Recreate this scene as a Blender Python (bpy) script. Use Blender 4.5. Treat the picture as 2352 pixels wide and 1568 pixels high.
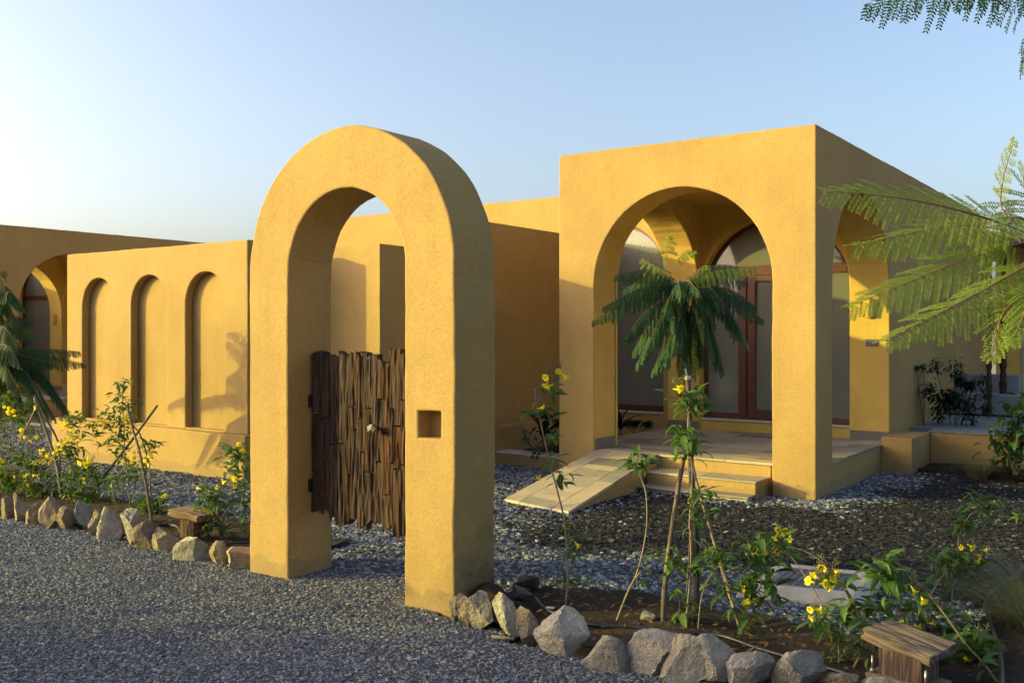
import bpy, bmesh, math, random
import numpy as np
from mathutils import Vector, Matrix, noise

random.seed(7); np.random.seed(7)
for o in list(bpy.data.objects): bpy.data.objects.remove(o)
SC = bpy.context.scene
COL = SC.collection

# ------------------------------------------------------------------ camera
# world axes: X runs along the house fronts, Y goes away from the road, Z up; camera stands at the origin
TH = math.atan(1564/2214.7); CT, ST = math.cos(TH), math.sin(TH)
FPX, CX, HZ, CH = 2214.7, 1176.0, 764.0, 1.6
cam_d = bpy.data.cameras.new('camera'); cam = bpy.data.objects.new('camera', cam_d); COL.objects.link(cam)
cam.location = (0, 0, CH); cam.rotation_euler = (math.pi/2, 0, TH)
cam_d.sensor_width = 36; cam_d.lens = 36*FPX/2352; cam_d.shift_y = -(784-HZ)/2352
cam_d.clip_start = 0.05; cam_d.clip_end = 3000
SC.camera = cam

# ------------------------------------------------------------------ light
SUN_DIR = Vector((1.40, 1.0, -0.375)).normalized()         # direction the light travels
SUN_EL = math.asin(-SUN_DIR.z)
W = bpy.data.worlds.new('World'); SC.world = W; W.use_nodes = True
nt = W.node_tree; nt.nodes.clear()
sky = nt.nodes.new('ShaderNodeTexSky'); sky.sky_type = 'NISHITA'; sky.sun_disc = False
sky.sun_elevation = SUN_EL
sky.sun_rotation = math.atan2(-SUN_DIR.x, -SUN_DIR.y)
sky.altitude = 0; sky.air_density = 0.75; sky.dust_density = 5.0; sky.ozone_density = 0.8
bg = nt.nodes.new('ShaderNodeBackground'); bg.inputs['Strength'].default_value = 0.15
wo = nt.nodes.new('ShaderNodeOutputWorld')
nt.links.new(sky.outputs[0], bg.inputs[0]); nt.links.new(bg.outputs[0], wo.inputs[0])
sl = bpy.data.lights.new('sun', 'SUN'); sl.energy = 2.32; sl.angle = math.radians(0.6); sl.color = (1.0, 0.91, 0.15)
so = bpy.data.objects.new('sun', sl); COL.objects.link(so); so.location = (-30, -22, 12)
so.rotation_euler = SUN_DIR.to_track_quat('-Z', 'Y').to_euler()
SC.view_settings.view_transform = 'Standard'; SC.view_settings.look = 'None'
SC.view_settings.exposure = 1.52; SC.view_settings.gamma = 1.0; SC.view_settings.use_curve_mapping = False
SC.cycles.max_bounces = 8; SC.cycles.transparent_max_bounces = 12
SC.cycles.sample_clamp_indirect = 6
SC.cycles.use_denoising = True

# ------------------------------------------------------------------ placing helpers (survey of the photograph)
def at(px, py, d):
    a = (px-CX)/FPX*d
    return Vector((-ST*d + CT*a, CT*d + ST*a, CH + (HZ-py)/FPX*d))
def gnd(px, py, z=0.0):
    return at(px, py, (CH-z)*FPX/(py-HZ))
def depth_of(p): return -ST*p[0] + CT*p[1]

# ------------------------------------------------------------------ object helpers
def tag(o, label=None, cat=None, group=None, kind=None):
    if label: o['label'] = label
    if cat: o['category'] = cat
    if group: o['group'] = group
    if kind: o['kind'] = kind
    return o
def empty(name, loc=(0, 0, 0), rz=0, label=None, cat=None, group=None, parent=None):
    o = bpy.data.objects.new(name, None); COL.objects.link(o); o.location = loc; o.rotation_euler = (0, 0, rz)
    o.empty_display_size = 0.1
    if parent: o.parent = parent
    return tag(o, label, cat, group)
def link(name, me, parent=None, loc=None, rot=None, scale=None):
    o = bpy.data.objects.new(name, me); COL.objects.link(o)
    if parent: o.parent = parent
    if loc is not None: o.location = loc
    if rot is not None: o.rotation_euler = rot
    if scale is not None: o.scale = scale if hasattr(scale, '__len__') else (scale,)*3
    return o
def mesh(name, V, F, mat, smooth=False):
    me = bpy.data.meshes.new(name); me.from_pydata([tuple(v) for v in V], [], [tuple(int(i) for i in f) for f in F])
    if mat: me.materials.append(mat)
    if smooth: me.polygons.foreach_set('use_smooth', [True]*len(me.polygons))
    me.update(); return me
def bm_mesh(name, bm, mat, smooth=False):
    me = bpy.data.meshes.new(name); bm.to_mesh(me); bm.free()
    if mat: me.materials.append(mat)
    if smooth: me.polygons.foreach_set('use_smooth', [True]*len(me.polygons))
    return me
class MB:
    def __init__(s): s.V = []; s.F = []
    def add(s, V, F):
        k = len(s.V); s.V.extend(V); s.F.extend([tuple(i+k for i in f) for f in F])
    def box(s, a, b):
        x0, y0, z0 = a; x1, y1, z1 = b
        s.add([(x0,y0,z0),(x1,y0,z0),(x1,y1,z0),(x0,y1,z0),(x0,y0,z1),(x1,y0,z1),(x1,y1,z1),(x0,y1,z1)],
              [(0,3,2,1),(4,5,6,7),(0,1,5,4),(1,2,6,5),(2,3,7,6),(3,0,4,7)])
    def tube(s, pts, rad, n=6, cap=True):
        pts = [Vector(p) for p in pts]; m = len(pts)
        if not hasattr(rad, '__len__'): rad = [rad]*m
        k = len(s.V); up = Vector((0.13, 0.2, 1)).normalized()
        for i, p in enumerate(pts):
            t = (pts[min(i+1, m-1)] - pts[max(i-1, 0)])
            t = t.normalized() if t.length > 1e-9 else Vector((0, 0, 1))
            a = t.cross(up)
            if a.length < 0.05: a = t.cross(Vector((1, 0, 0)))
            a.normalize(); b = t.cross(a)
            for j in range(n):
                w = 2*math.pi*j/n
                s.V.append(tuple(p + (a*math.cos(w) + b*math.sin(w))*rad[i]))
        for i in range(m-1):
            for j in range(n):
                s.F.append((k+i*n+j, k+i*n+(j+1) % n, k+(i+1)*n+(j+1) % n, k+(i+1)*n+j))
        if cap:
            s.F.append(tuple(k+j for j in range(n))[::-1]); s.F.append(tuple(k+(m-1)*n+j for j in range(n)))
    def me(s, name, mat, smooth=False): return mesh(name, s.V, s.F, mat, smooth)
def bevel_me(me, w, seg=2, ang=40):
    bm = bmesh.new(); bm.from_mesh(me)
    ed = [e for e in bm.edges if len(e.link_faces) == 2 and e.calc_face_angle(0) > math.radians(ang)]
    bmesh.ops.bevel(bm, geom=ed, offset=w, segments=seg, profile=0.5, affect='EDGES', clamp_overlap=True)
    bm.to_mesh(me); bm.free(); return me
def boxme(name, a, b, mat, bev=0.0, seg=2):
    m = MB(); m.box(a, b); me = m.me(name, mat)
    if bev: bevel_me(me, bev, seg)
    return me
def smooth_path(pts, n=6):
    P = [Vector(p) for p in pts]; out = []
    for i in range(len(P)-1):
        p0, p1, p2, p3 = P[max(i-1, 0)], P[i], P[i+1], P[min(i+2, len(P)-1)]
        for k in range(n):
            t = k/n
            out.append(0.5*((2*p1)+(p2-p0)*t+(2*p0-5*p1+4*p2-p3)*t*t+(3*p1-p0-3*p2+p3)*t**3))
    out.append(P[-1]); return out

# ------------------------------------------------------------------ materials
class NT:
    def __init__(s, name):
        s.m = bpy.data.materials.new(name); s.m.use_nodes = True; s.t = s.m.node_tree; s.t.nodes.clear()
        s.out = s.n('ShaderNodeOutputMaterial')
    def n(s, ty, **kw):
        x = s.t.nodes.new(ty)
        for k, v in kw.items():
            if hasattr(x, k): setattr(x, k, v)
            else: x.inputs[k].default_value = v
        return x
    def l(s, a, b): s.t.links.new(a, b)
    def coord(s, kind='Object', scale=(1, 1, 1)):
        tc = s.n('ShaderNodeTexCoord'); mp = s.n('ShaderNodeMapping'); mp.inputs['Scale'].default_value = scale
        s.l(tc.outputs[kind], mp.inputs['Vector']); return mp.outputs['Vector']
    def noise(s, vec, scale, detail=4, rough=0.55, dist=0.0):
        x = s.n('ShaderNodeTexNoise'); x.inputs['Scale'].default_value = scale; x.inputs['Detail'].default_value = detail
        x.inputs['Roughness'].default_value = rough; x.inputs['Distortion'].default_value = dist
        s.l(vec, x.inputs['Vector']); return x.outputs['Fac']
    def ramp(s, fac, stops):
        r = s.n('ShaderNodeValToRGB'); el = r.color_ramp.elements
        while len(el) > 1: el.remove(el[-1])
        el[0].position = stops[0][0]; el[0].color = (*stops[0][1], 1) if hasattr(stops[0][1], '__len__') else (stops[0][1],)*3+(1,)
        for p, c in stops[1:]:
            e = el.new(p); e.color = (*c, 1) if hasattr(c, '__len__') else (c, c, c, 1)
        s.l(fac, r.inputs['Fac']); return r.outputs['Color']
    def mix(s, fac, a, b, mode='MIX'):
        x = s.n('ShaderNodeMix'); x.data_type = 'RGBA'; x.blend_type = mode
        for v, i in ((fac, 0), (a, 6), (b, 7)):
            if isinstance(v, (int, float)): x.inputs[i].default_value = v
            elif isinstance(v, tuple): x.inputs[i].default_value = (*v, 1)
            else: s.l(v, x.inputs[i])
        return x.outputs[2]
    def math(s, op, a, b=0.0, clamp=False):
        x = s.n('ShaderNodeMath'); x.operation = op; x.use_clamp = clamp
        for v, i in ((a, 0), (b, 1)):
            if isinstance(v, (int, float)): x.inputs[i].default_value = v
            else: s.l(v, x.inputs[i])
        return x.outputs[0]
    def bump(s, h, strength, dist=0.01, nrm=None):
        b = s.n('ShaderNodeBump'); b.inputs['Strength'].default_value = strength; b.inputs['Distance'].default_value = dist
        s.l(h, b.inputs['Height'])
        if nrm is not None: s.l(nrm, b.inputs['Normal'])
        return b.outputs['Normal']
    def principled(s, col, rough=0.8, nrm=None, **kw):
        p = s.n('ShaderNodeBsdfPrincipled')
        for v, k in ((col, 'Base Color'), (rough, 'Roughness')):
            if isinstance(v, (int, float)): p.inputs[k].default_value = v
            elif isinstance(v, tuple): p.inputs[k].default_value = (*v, 1)
            else: s.l(v, p.inputs[k])
        for k, v in kw.items():
            k = k.replace('_', ' '); p.inputs[k].default_value = v
        if nrm is not None: s.l(nrm, p.inputs['Normal'])
        s.l(p.outputs[0], s.out.inputs['Surface']); return p
    def rand(s):
        return s.n('ShaderNodeObjectInfo').outputs['Random']

def stucco(name, base, rough_amt=1.0, stain=False, blotch=0.13):
    t = NT(name); v = t.coord('Object')
    big = t.noise(v, 0.9, 5, 0.6); mid = t.noise(v, 7, 5, 0.6); fine = t.noise(v, 170, 3, 0.7); grit = t.noise(v, 420, 2, 0.6)
    lo = tuple(c*(1-blotch) for c in base); hi = tuple(min(1, c*(1+blotch)) for c in base)
    c = t.mix(t.ramp(big, [(0.3, 0.0), (0.7, 1.0)]), lo, hi)
    c = t.mix(t.math('MULTIPLY', t.ramp(mid, [(0.35, 0.0), (0.75, 1.0)]), 0.35), c, tuple(x*0.86 for x in base))
    g = t.mix(0.5, t.ramp(fine, [(0.34, 0.55), (0.5, 1.0), (0.68, 1.3)]), t.ramp(t.noise(v, 75, 3, 0.75), [(0.3, 0.6), (0.5, 1.0), (0.7, 1.3)]))
    c = t.mix(0.9*rough_amt, c, g, 'MULTIPLY')
    # rain streaks: tall thin noise
    vs = t.coord('Object', (6, 6, 0.35)); st = t.noise(vs, 2.2, 4, 0.6)
    c = t.mix(t.math('MULTIPLY', t.ramp(st, [(0.5, 0.0), (0.8, 1.0)]), 0.26), c, tuple(x*0.7 for x in base))
    # ragged splash marks at the foot of the walls
    sx = t.n('ShaderNodeSeparateXYZ'); t.l(v, sx.inputs[0])
    foot = t.ramp(t.math('ADD', sx.outputs['Z'], t.math('MULTIPLY', t.noise(v, 7.0, 5, 0.7), -0.22)), [(-0.10, 1.0), (-0.02, 0.0)])
    c = t.mix(t.math('MULTIPLY', foot, 0.35), c, (0.16, 0.125, 0.085))
    # soil stain (with its own ragged edge)
    if stain:
        dv = t.n('ShaderNodeVectorMath'); dv.operation = 'DISTANCE'; t.l(v, dv.inputs[0]); dv.inputs[1].default_value = stain
        edge = t.math('ADD', dv.outputs['Value'], t.math('MULTIPLY', t.noise(v, 4.0, 6, 0.7), -0.5))
        d = t.ramp(edge, [(-0.1, 1.0), (0.12, 0.45), (0.32, 0.0)])
        c = t.mix(t.math('MULTIPLY', d, 0.85), c, (0.055, 0.045, 0.035))
    h = t.math('ADD', t.math('MULTIPLY', fine, 0.8), t.math('ADD', t.math('MULTIPLY', grit, 0.5), t.math('MULTIPLY', mid, 2.2*0.35)))
    big2 = t.noise(v, 2.6, 3, 0.5)
    n0 = t.bump(big2, 0.35, 0.05)
    n = t.bump(h, 0.55*rough_amt, 0.006, n0)
    vo = t.n('ShaderNodeTexVoronoi'); vo.inputs['Scale'].default_value = 9.0; t.l(v, vo.inputs['Vector'])
    c = t.mix(t.ramp(vo.outputs['Distance'], [(0.02, 0.7), (0.045, 0.0)]), c, tuple(x*0.35 for x in base))
    t.principled(c, 0.92, n, Specular_IOR_Level=0.25)
    return t.m
OCHRE = (0.356, 0.232, 0.084)
M = {}
M['stucco'] = stucco('ochre_stucco', OCHRE)
M['stucco_arch'] = stucco('ochre_stucco_soiled', OCHRE, stain=(-3.20, 4.64, 0.0))
M['plaster'] = stucco('smooth_ochre_plaster', (0.55, 0.365, 0.09), 0.25, blotch=0.2)

def stone_mat(name, a, b, scale=3, bump=1.0, spots=0.4):
    t = NT(name); v = t.coord('Object'); r = t.rand()
    off = t.n('ShaderNodeVectorMath'); off.operation = 'ADD'; t.l(v, off.inputs[0])
    cb = t.n('ShaderNodeCombineXYZ'); rr = t.math('MULTIPLY', r, 30.0); t.l(rr, cb.inputs[0]); t.l(rr, cb.inputs[2]); t.l(cb.outputs[0], off.inputs[1])
    v = off.outputs[0]
    n1 = t.noise(v, scale, 6, 0.65, 0.6); n2 = t.noise(v, scale*9, 4, 0.7); n3 = t.noise(v, scale*40, 2, 0.6)
    c = t.mix(t.ramp(n1, [(0.3, 0.0), (0.7, 1.0)]), a, b)
    c = t.mix(0.6, c, t.ramp(n2, [(0.3, 0.55), (0.55, 1.0), (0.8, 1.3)]), 'MULTIPLY')
    c = t.mix(t.math('MULTIPLY', t.ramp(n3, [(0.55, 0.0), (0.75, 1.0)]), spots), c, (0.55, 0.52, 0.47))
    c = t.mix(t.math('MULTIPLY', t.ramp(n3, [(0.25, 1.0), (0.4, 0.0)]), spots), c, (0.04, 0.04, 0.04))
    br = t.math('ADD', t.math('MULTIPLY', r, 0.5), 0.75); vv = t.n('ShaderNodeHueSaturation'); t.l(c, vv.inputs['Color']); t.l(br, vv.inputs['Value'])
    h = t.math('ADD', n2, t.math('MULTIPLY', n3, 0.35))
    t.principled(vv.outputs[0], 0.9, t.bump(h, bump, 0.03), Specular_IOR_Level=0.3)
    return t.m
M['rock_grey'] = stone_mat('grey_rock', (0.20, 0.18, 0.15), (0.40, 0.355, 0.28))
M['rock_tan'] = stone_mat('tan_rock', (0.20, 0.155, 0.105), (0.40, 0.295, 0.18))
M['rock_dark'] = stone_mat('dark_rock', (0.07, 0.06, 0.05), (0.16, 0.13, 0.10))

def wood(name, dark, light, long_axis=2, bump=0.8):
    t = NT(name); sc = [38, 38, 38]; sc[long_axis] = 2.4
    v0 = t.coord('Object', tuple(sc)); r = t.rand()
    off = t.n('ShaderNodeVectorMath'); off.operation = 'ADD'; t.l(v0, off.inputs[0])
    cb = t.n('ShaderNodeCombineXYZ'); rr = t.math('MULTIPLY', r, 57.0)
    for i in range(3): t.l(rr, cb.inputs[i])
    t.l(cb.outputs[0], off.inputs[1]); v = off.outputs[0]
    g = t.noise(v, 1.0, 6, 0.7, 1.4); g2 = t.noise(v, 3.5, 3, 0.6, 0.5); bl = t.noise(t.coord('Object'), 5, 3, 0.5)
    c = t.ramp(g, [(0.30, tuple(x*0.25 for x in dark)), (0.46, dark), (0.62, light), (0.8, tuple(min(1, x*1.35) for x in light))])
    c = t.mix(t.math('MULTIPLY', bl, 0.6), c, dark)
    hs = t.n('ShaderNodeHueSaturation'); t.l(c, hs.inputs['Color']); t.l(t.math('ADD', t.math('MULTIPLY', r, 0.5), 0.75), hs.inputs['Value'])
    t.l(t.math('ADD', t.math('MULTIPLY', t.math('FRACT', t.math('MULTIPLY', r, 7.3)), 0.5), 0.65), hs.inputs['Saturation'])
    h = t.math('ADD', g, t.math('MULTIPLY', g2, 0.5))
    t.principled(hs.outputs[0], 0.85, t.bump(h, bump, 0.012), Specular_IOR_Level=0.25)
    return t.m
M['old_wood'] = wood('weathered_teak', (0.036, 0.017, 0.0105), (0.115, 0.050, 0.028), bump=1.0)
M['slab_wood'] = wood('sun_bleached_wood', (0.12, 0.075, 0.048), (0.40, 0.28, 0.19), 0, 1.0)
M['post_wood'] = wood('brown_post_wood', (0.075, 0.036, 0.016), (0.27, 0.13, 0.052), 2, 1.0)
M['stake'] = wood('grey_stake_wood', (0.10, 0.075, 0.055), (0.26, 0.20, 0.15), 2, 0.4)

def plain(name, col, rough=0.6, metallic=0.0, var=0.15, scale=30, bump=0.1):
    t = NT(name); v = t.coord('Object'); n = t.noise(v, scale, 4, 0.6)
    c = t.mix(t.ramp(n, [(0.3, 0.0), (0.7, 1.0)]), tuple(x*(1-var) for x in col), tuple(min(1, x*(1+var)) for x in col))
    t.principled(c, rough, t.bump(n, bump, 0.004), Metallic=metallic); return t.m
M['frame'] = plain('mahogany_frame', (0.078, 0.024, 0.013), 0.38, 0, 0.25, 12)
M['dimple'] = plain('dark_dimple', (0.05, 0.052, 0.058), 0.6)
M['black_metal'] = plain('black_iron', (0.012, 0.012, 0.013), 0.45, 0.6)
M['steel'] = plain('steel_bolt', (0.45, 0.42, 0.38), 0.4, 0.9)
M['pewter'] = plain('pewter_knob', (0.30, 0.30, 0.28), 0.35, 0.9, 0.4, 60, 0.4)
M['hose'] = plain('black_hose', (0.012, 0.013, 0.016), 0.45)
M['switch'] = plain('grey_switch', (0.10, 0.105, 0.11), 0.4)
M['white'] = plain('shaded_white_masonry', (0.20, 0.21, 0.22), 0.8, 0, 0.1, 8)  # white toned down to grey: the bench's shade is put into its colour
M['sill'] = plain('pale_sill_stone', (0.45, 0.43, 0.40), 0.8, 0, 0.2, 10, 0.2)
M['terrace_stone'] = plain('grey_terrace_stone', (0.20, 0.20, 0.205), 0.7, 0, 0.2, 8, 0.2)
M['concrete'] = plain('cream_concrete', (0.50, 0.44, 0.33), 0.9, 0, 0.2, 9, 0.4)
M['plate'] = plain('grey_composite_plate', (0.15, 0.155, 0.165), 0.6, 0, 0.25, 14, 0.2)
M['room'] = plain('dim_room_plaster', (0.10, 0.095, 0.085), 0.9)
M['tape'] = plain('pale_tape', (0.5, 0.5, 0.48), 0.5)
M['red_cloth'] = plain('red_cloth', (0.25, 0.01, 0.015), 0.8)

def soil():
    t = NT('garden_soil'); v = t.coord('Object')
    a = t.noise(v, 2.2, 6, 0.65); b = t.noise(v, 28, 5, 0.7); c3 = t.noise(v, 110, 3, 0.65)
    c = t.ramp(a, [(0.3, (0.024, 0.017, 0.012)), (0.55, (0.046, 0.030, 0.020)), (0.75, (0.09, 0.055, 0.035))])
    c = t.mix(0.8, c, t.ramp(b, [(0.3, 0.5), (0.55, 1.0), (0.8, 1.6)]), 'MULTIPLY')
    h = t.math('ADD', t.math('MULTIPLY', b, 1.0), t.math('MULTIPLY', c3, 0.4))
    t.principled(c, 0.95, t.bump(h, 0.9, 0.03), Specular_IOR_Level=0.2); return t.m
M['soil'] = soil()
def groundmat():
    t = NT('dry_ground'); v = t.coord('Object')
    a = t.noise(v, 0.25, 6, 0.6); b = t.noise(v, 18, 5, 0.7)
    c = t.ramp(a, [(0.3, (0.22, 0.19, 0.155)), (0.7, (0.34, 0.29, 0.225))])
    c = t.mix(0.7, c, t.ramp(b, [(0.3, 0.6), (0.6, 1.1), (0.8, 1.4)]), 'MULTIPLY')
    t.principled(c, 0.95, t.bump(b, 0.6, 0.02), Specular_IOR_Level=0.2); return t.m
M['ground'] = groundmat()
def under(name, col):
    t = NT(name); v = t.coord('Object'); b = t.noise(v, 60, 3, 0.7)
    c = t.mix(1.0, col, t.ramp(b, [(0.3, 0.4), (0.7, 1.3)]), 'MULTIPLY')
    t.principled(c, 0.95, t.bump(b, 0.8, 0.02)); return t.m
M['under_gravel'] = under('gravel_base', (0.05, 0.05, 0.05))

def gravel(name, stops, dark_stops):
    t = NT(name)
    a = t.n('ShaderNodeAttribute'); a.attribute_type = 'INSTANCER'; a.attribute_name = 'tone'
    k = t.n('ShaderNodeAttribute'); k.attribute_type = 'INSTANCER'; k.attribute_name = 'dark'
    c1 = t.ramp(a.outputs['Fac'], stops); c2 = t.ramp(a.outputs['Fac'], dark_stops)
    c = t.mix(k.outputs['Fac'], c1, c2)
    n = t.noise(t.coord('Object'), 9, 4, 0.7)
    c = t.mix(0.5, c, t.ramp(n, [(0.3, 0.6), (0.7, 1.35)]), 'MULTIPLY')
    t.principled(c, 0.8, t.bump(n, 0.3, 0.05), Specular_IOR_Level=0.35); return t.m
M['road_gravel'] = gravel('road_gravel_stone',
    [(0.0, (0.045, 0.057, 0.085)), (0.35, (0.088, 0.105, 0.142)), (0.6, (0.145, 0.155, 0.18)), (0.85, (0.24, 0.23, 0.225)), (1.0, (0.36, 0.32, 0.27))],
    [(0.0, (0.015, 0.016, 0.018)), (1.0, (0.08, 0.08, 0.08))])
M['garden_gravel'] = gravel('garden_gravel_stone',
    [(0.0, (0.03, 0.04, 0.06)), (0.35, (0.085, 0.105, 0.14)), (0.7, (0.18, 0.20, 0.235)), (0.93, (0.32, 0.33, 0.345)), (1.0, (0.38, 0.28, 0.19))],
    [(0.0, (0.003, 0.003, 0.005)), (0.75, (0.009, 0.009, 0.011)), (0.95, (0.026, 0.023, 0.024)), (1.0, (0.16, 0.125, 0.10))])

M['clods'] = gravel('soil_clod', [(0.0, (0.020, 0.014, 0.010)), (0.6, (0.055, 0.036, 0.024)), (0.9, (0.10, 0.065, 0.042)), (1.0, (0.22, 0.20, 0.18))], [(0.0, (0.02, 0.015, 0.01)), (1.0, (0.05, 0.03, 0.02))])

def tile_mat(name, cols):
    t = NT(name); v0 = t.coord('Object'); r = t.rand()
    off = t.n('ShaderNodeVectorMath'); off.operation = 'ADD'; t.l(v0, off.inputs[0])
    cb = t.n('ShaderNodeCombineXYZ'); t.l(t.math('MULTIPLY', r, 40.0), cb.inputs[0]); t.l(cb.outputs[0], off.inputs[1])
    n = t.noise(off.outputs[0], 6, 6, 0.65, 0.8); f = t.noise(off.outputs[0], 45, 3, 0.6)
    c = t.ramp(t.math('ADD', t.math('MULTIPLY', r, 0.8), t.math('MULTIPLY', t.math('SUBTRACT', n, 0.5), 0.7)), cols)
    c = t.mix(0.4, c, t.ramp(f, [(0.3, 0.75), (0.7, 1.2)]), 'MULTIPLY')
    t.principled(c, 0.62, t.bump(t.math('ADD', n, t.math('MULTIPLY', f, 0.3)), 0.25, 0.008), Specular_IOR_Level=0.4); return t.m
M['tile'] = tile_mat('sandstone_tile', [(0.05, (0.15, 0.14, 0.115)), (0.35, (0.24, 0.21, 0.16)), (0.6, (0.33, 0.275, 0.195)), (0.85, (0.43, 0.34, 0.215))])
M['skirting'] = tile_mat('grey_skirting', [(0.1, (0.14, 0.125, 0.10)), (0.95, (0.20, 0.18, 0.145))])

def leaf(name, a, b, trans=0.35, rough=0.45, tcol=None):
    t = NT(name); r = t.rand(); v = t.coord('Object'); n = t.noise(v, 14, 3, 0.6)
    f = t.math('ADD', t.math('MULTIPLY', r, 0.75), t.math('MULTIPLY', n, 0.35))
    c = t.ramp(f, [(0.15, a), (0.85, b)])
    p = t.n('ShaderNodeBsdfPrincipled'); t.l(c, p.inputs['Base Color']); p.inputs['Roughness'].default_value = rough
    p.inputs['Specular IOR Level'].default_value = 0.22
    t.l(t.bump(n, 0.2, 0.01), p.inputs['Normal'])
    tr = t.n('ShaderNodeBsdfTranslucent'); tc = t.mix(0.6, c, tcol or tuple(min(1, x*2.2) for x in b)); t.l(tc, tr.inputs['Color'])
    mx = t.n('ShaderNodeMixShader'); mx.inputs[0].default_value = trans
    t.l(p.outputs[0], mx.inputs[1]); t.l(tr.outputs[0], mx.inputs[2]); t.l(mx.outputs[0], t.out.inputs['Surface']); return t.m
M['leaf'] = leaf('trumpet_bush_leaf', (0.030, 0.075, 0.018), (0.085, 0.155, 0.035), 0.32, 0.5, (0.20, 0.32, 0.03))
M['leaf_dry'] = leaf('dry_leaf', (0.13, 0.06, 0.02), (0.26, 0.15, 0.05), 0.3, 0.7)
M['frond'] = leaf('feathery_frond', (0.012, 0.042, 0.018), (0.028, 0.075, 0.026), 0.2, 0.65, (0.07, 0.12, 0.02))
M['frond_young'] = leaf('young_frond', (0.10, 0.16, 0.028), (0.20, 0.25, 0.04), 0.42, 0.5, (0.40, 0.46, 0.04))
M['frond_near'] = leaf('near_frond', (0.10, 0.155, 0.030), (0.18, 0.235, 0.045), 0.45, 0.5, (0.45, 0.52, 0.05))
M['ficus'] = leaf('glossy_ficus_leaf', (0.018, 0.055, 0.014), (0.06, 0.13, 0.022), 0.25, 0.28, (0.2, 0.32, 0.03))
M['shrub'] = leaf('dark_shrub_leaf', (0.012, 0.026, 0.012), (0.026, 0.052, 0.02), 0.15, 0.45)
M['cordyline'] = leaf('purple_leaf', (0.016, 0.010, 0.013), (0.040, 0.016, 0.020), 0.15, 0.4)
M['variegated'] = leaf('variegated_leaf', (0.07, 0.10, 0.05), (0.24, 0.27, 0.17), 0.2, 0.5)
M['grass'] = leaf('fine_grass', (0.07, 0.085, 0.030), (0.17, 0.165, 0.075), 0.3, 0.6)
M['weed'] = leaf('grey_weed', (0.07, 0.085, 0.055), (0.14, 0.16, 0.10), 0.25, 0.6)
M['petal'] = leaf('yellow_petal', (0.82, 0.66, 0.02), (0.92, 0.78, 0.03), 0.35, 0.5, (0.98, 0.86, 0.03))
M['stem'] = plain('pale_stem', (0.22, 0.16, 0.10), 0.8, 0, 0.3, 40, 0.3)
M['stem_green'] = plain('green_stem', (0.12, 0.11, 0.045), 0.7, 0, 0.3, 40, 0.2)
M['rachis'] = plain('reddish_rachis', (0.15, 0.065, 0.035), 0.7, 0, 0.3, 40, 0.2)
M['bark'] = plain('young_bark', (0.10, 0.08, 0.062), 0.9, 0, 0.4, 22, 0.6)
M['bark_dark'] = plain('wet_dark_bark', (0.018, 0.015, 0.013), 0.75, 0, 0.4, 22, 0.6)

def glass():
    t = NT('fluted_glass')
    col = (0.60, 0.61, 0.58); n = t.bump(t.noise(t.coord('Object', (1, 1, 0.3)), 2.0, 2, 0.5), 0.04, 0.02)
    p = t.principled(col, 0.06, n, Transmission_Weight=0.8, IOR=1.65, Specular_IOR_Level=0.5)
    return t.m
M['glass'] = glass()

# ------------------------------------------------------------------ wall builders
def arc(c, r, zs, n=28, a0=math.pi, a1=0.0):
    return [(c + r*math.cos(a0+(a1-a0)*i/n), zs + r*math.sin(a0+(a1-a0)*i/n)) for i in range(n+1)]
def arch_hole(c, r, zs, zb):
    return [(c-r, zb)] + arc(c, r, zs) + [(c+r, zb)]
def densify(pts, step=0.06, amp=0.0045, seed=0.0, rigid=None):
    out = []
    n = len(pts)
    for i in range(n):
        a = pts[i]; b = pts[(i+1) % n]; L = math.hypot(b[0]-a[0], b[1]-a[1]); k = max(1, int(L/step))
        for j in range(k): out.append((a[0]+(b[0]-a[0])*j/k, a[1]+(b[1]-a[1])*j/k))
    res = []
    for (s, z) in out:
        w = noise.noise_vector(Vector((s*2.3, z*2.3, seed)))*0.6 + noise.noise_vector(Vector((s*9, z*9, seed+5)))*0.35 + noise.noise_vector(Vector((s*31, z*31, seed+9)))*0.22
        if rigid and (s < rigid[0]+1e-4 or s > rigid[1]-1e-4): w.x = 0.0
        res.append((s + w.x*amp*2, z + w.y*amp*2))
    return res
def profile_wall(name, outline, holes, t0, t1, axis, mat, bev=0.012, wob=0.0045, skip=None, lining=None, rigid=None):
    """solid of a plane outline (s,z) with holes, from t0 to t1 across; axis 'x': s=X t=Y, axis 'y': s=Y t=X"""
    bm = bmesh.new(); edges = []
    for k, loop in enumerate([outline] + list(holes)):
        loop = densify(loop, amp=wob, seed=k*3.1+t0, rigid=rigid)
        vs = [bm.verts.new((s, 0, z)) for s, z in loop]
        for i in range(len(vs)): edges.append(bm.edges.new((vs[i], vs[(i+1) % len(vs)])))
    bmesh.ops.triangle_fill(bm, use_beauty=True, use_dissolve=False, edges=edges)
    fr = bm.faces[:]
    ex = bmesh.ops.extrude_face_region(bm, geom=fr)
    for g in ex['geom']:
        if isinstance(g, bmesh.types.BMVert): g.co.y += (t1-t0)
    for v in bm.verts:
        s, t, z = v.co; v.co = (s, t0+t, z) if axis == 'x' else (t0+t, s, z)
    bmesh.ops.recalc_face_normals(bm, faces=bm.faces[:])
    if bev:
        ed = [e for e in bm.edges if len(e.link_faces) == 2 and e.calc_face_angle(0) > 0.75]
        if skip: ed = [e for e in ed if not skip((e.verts[0].co+e.verts[1].co)/2)]
        bmesh.ops.bevel(bm, geom=ed, offset=bev, segments=2, profile=0.5, affect='EDGES', clamp_overlap=True)
    me = None
    if lining:
        bm.normal_update()
        for f in bm.faces:
            if lining[1](f.calc_center_median(), f.normal): f.material_index = 1
    me = bm_mesh(name, bm, mat)
    if lining: me.materials.append(lining[0])
    return me
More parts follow.
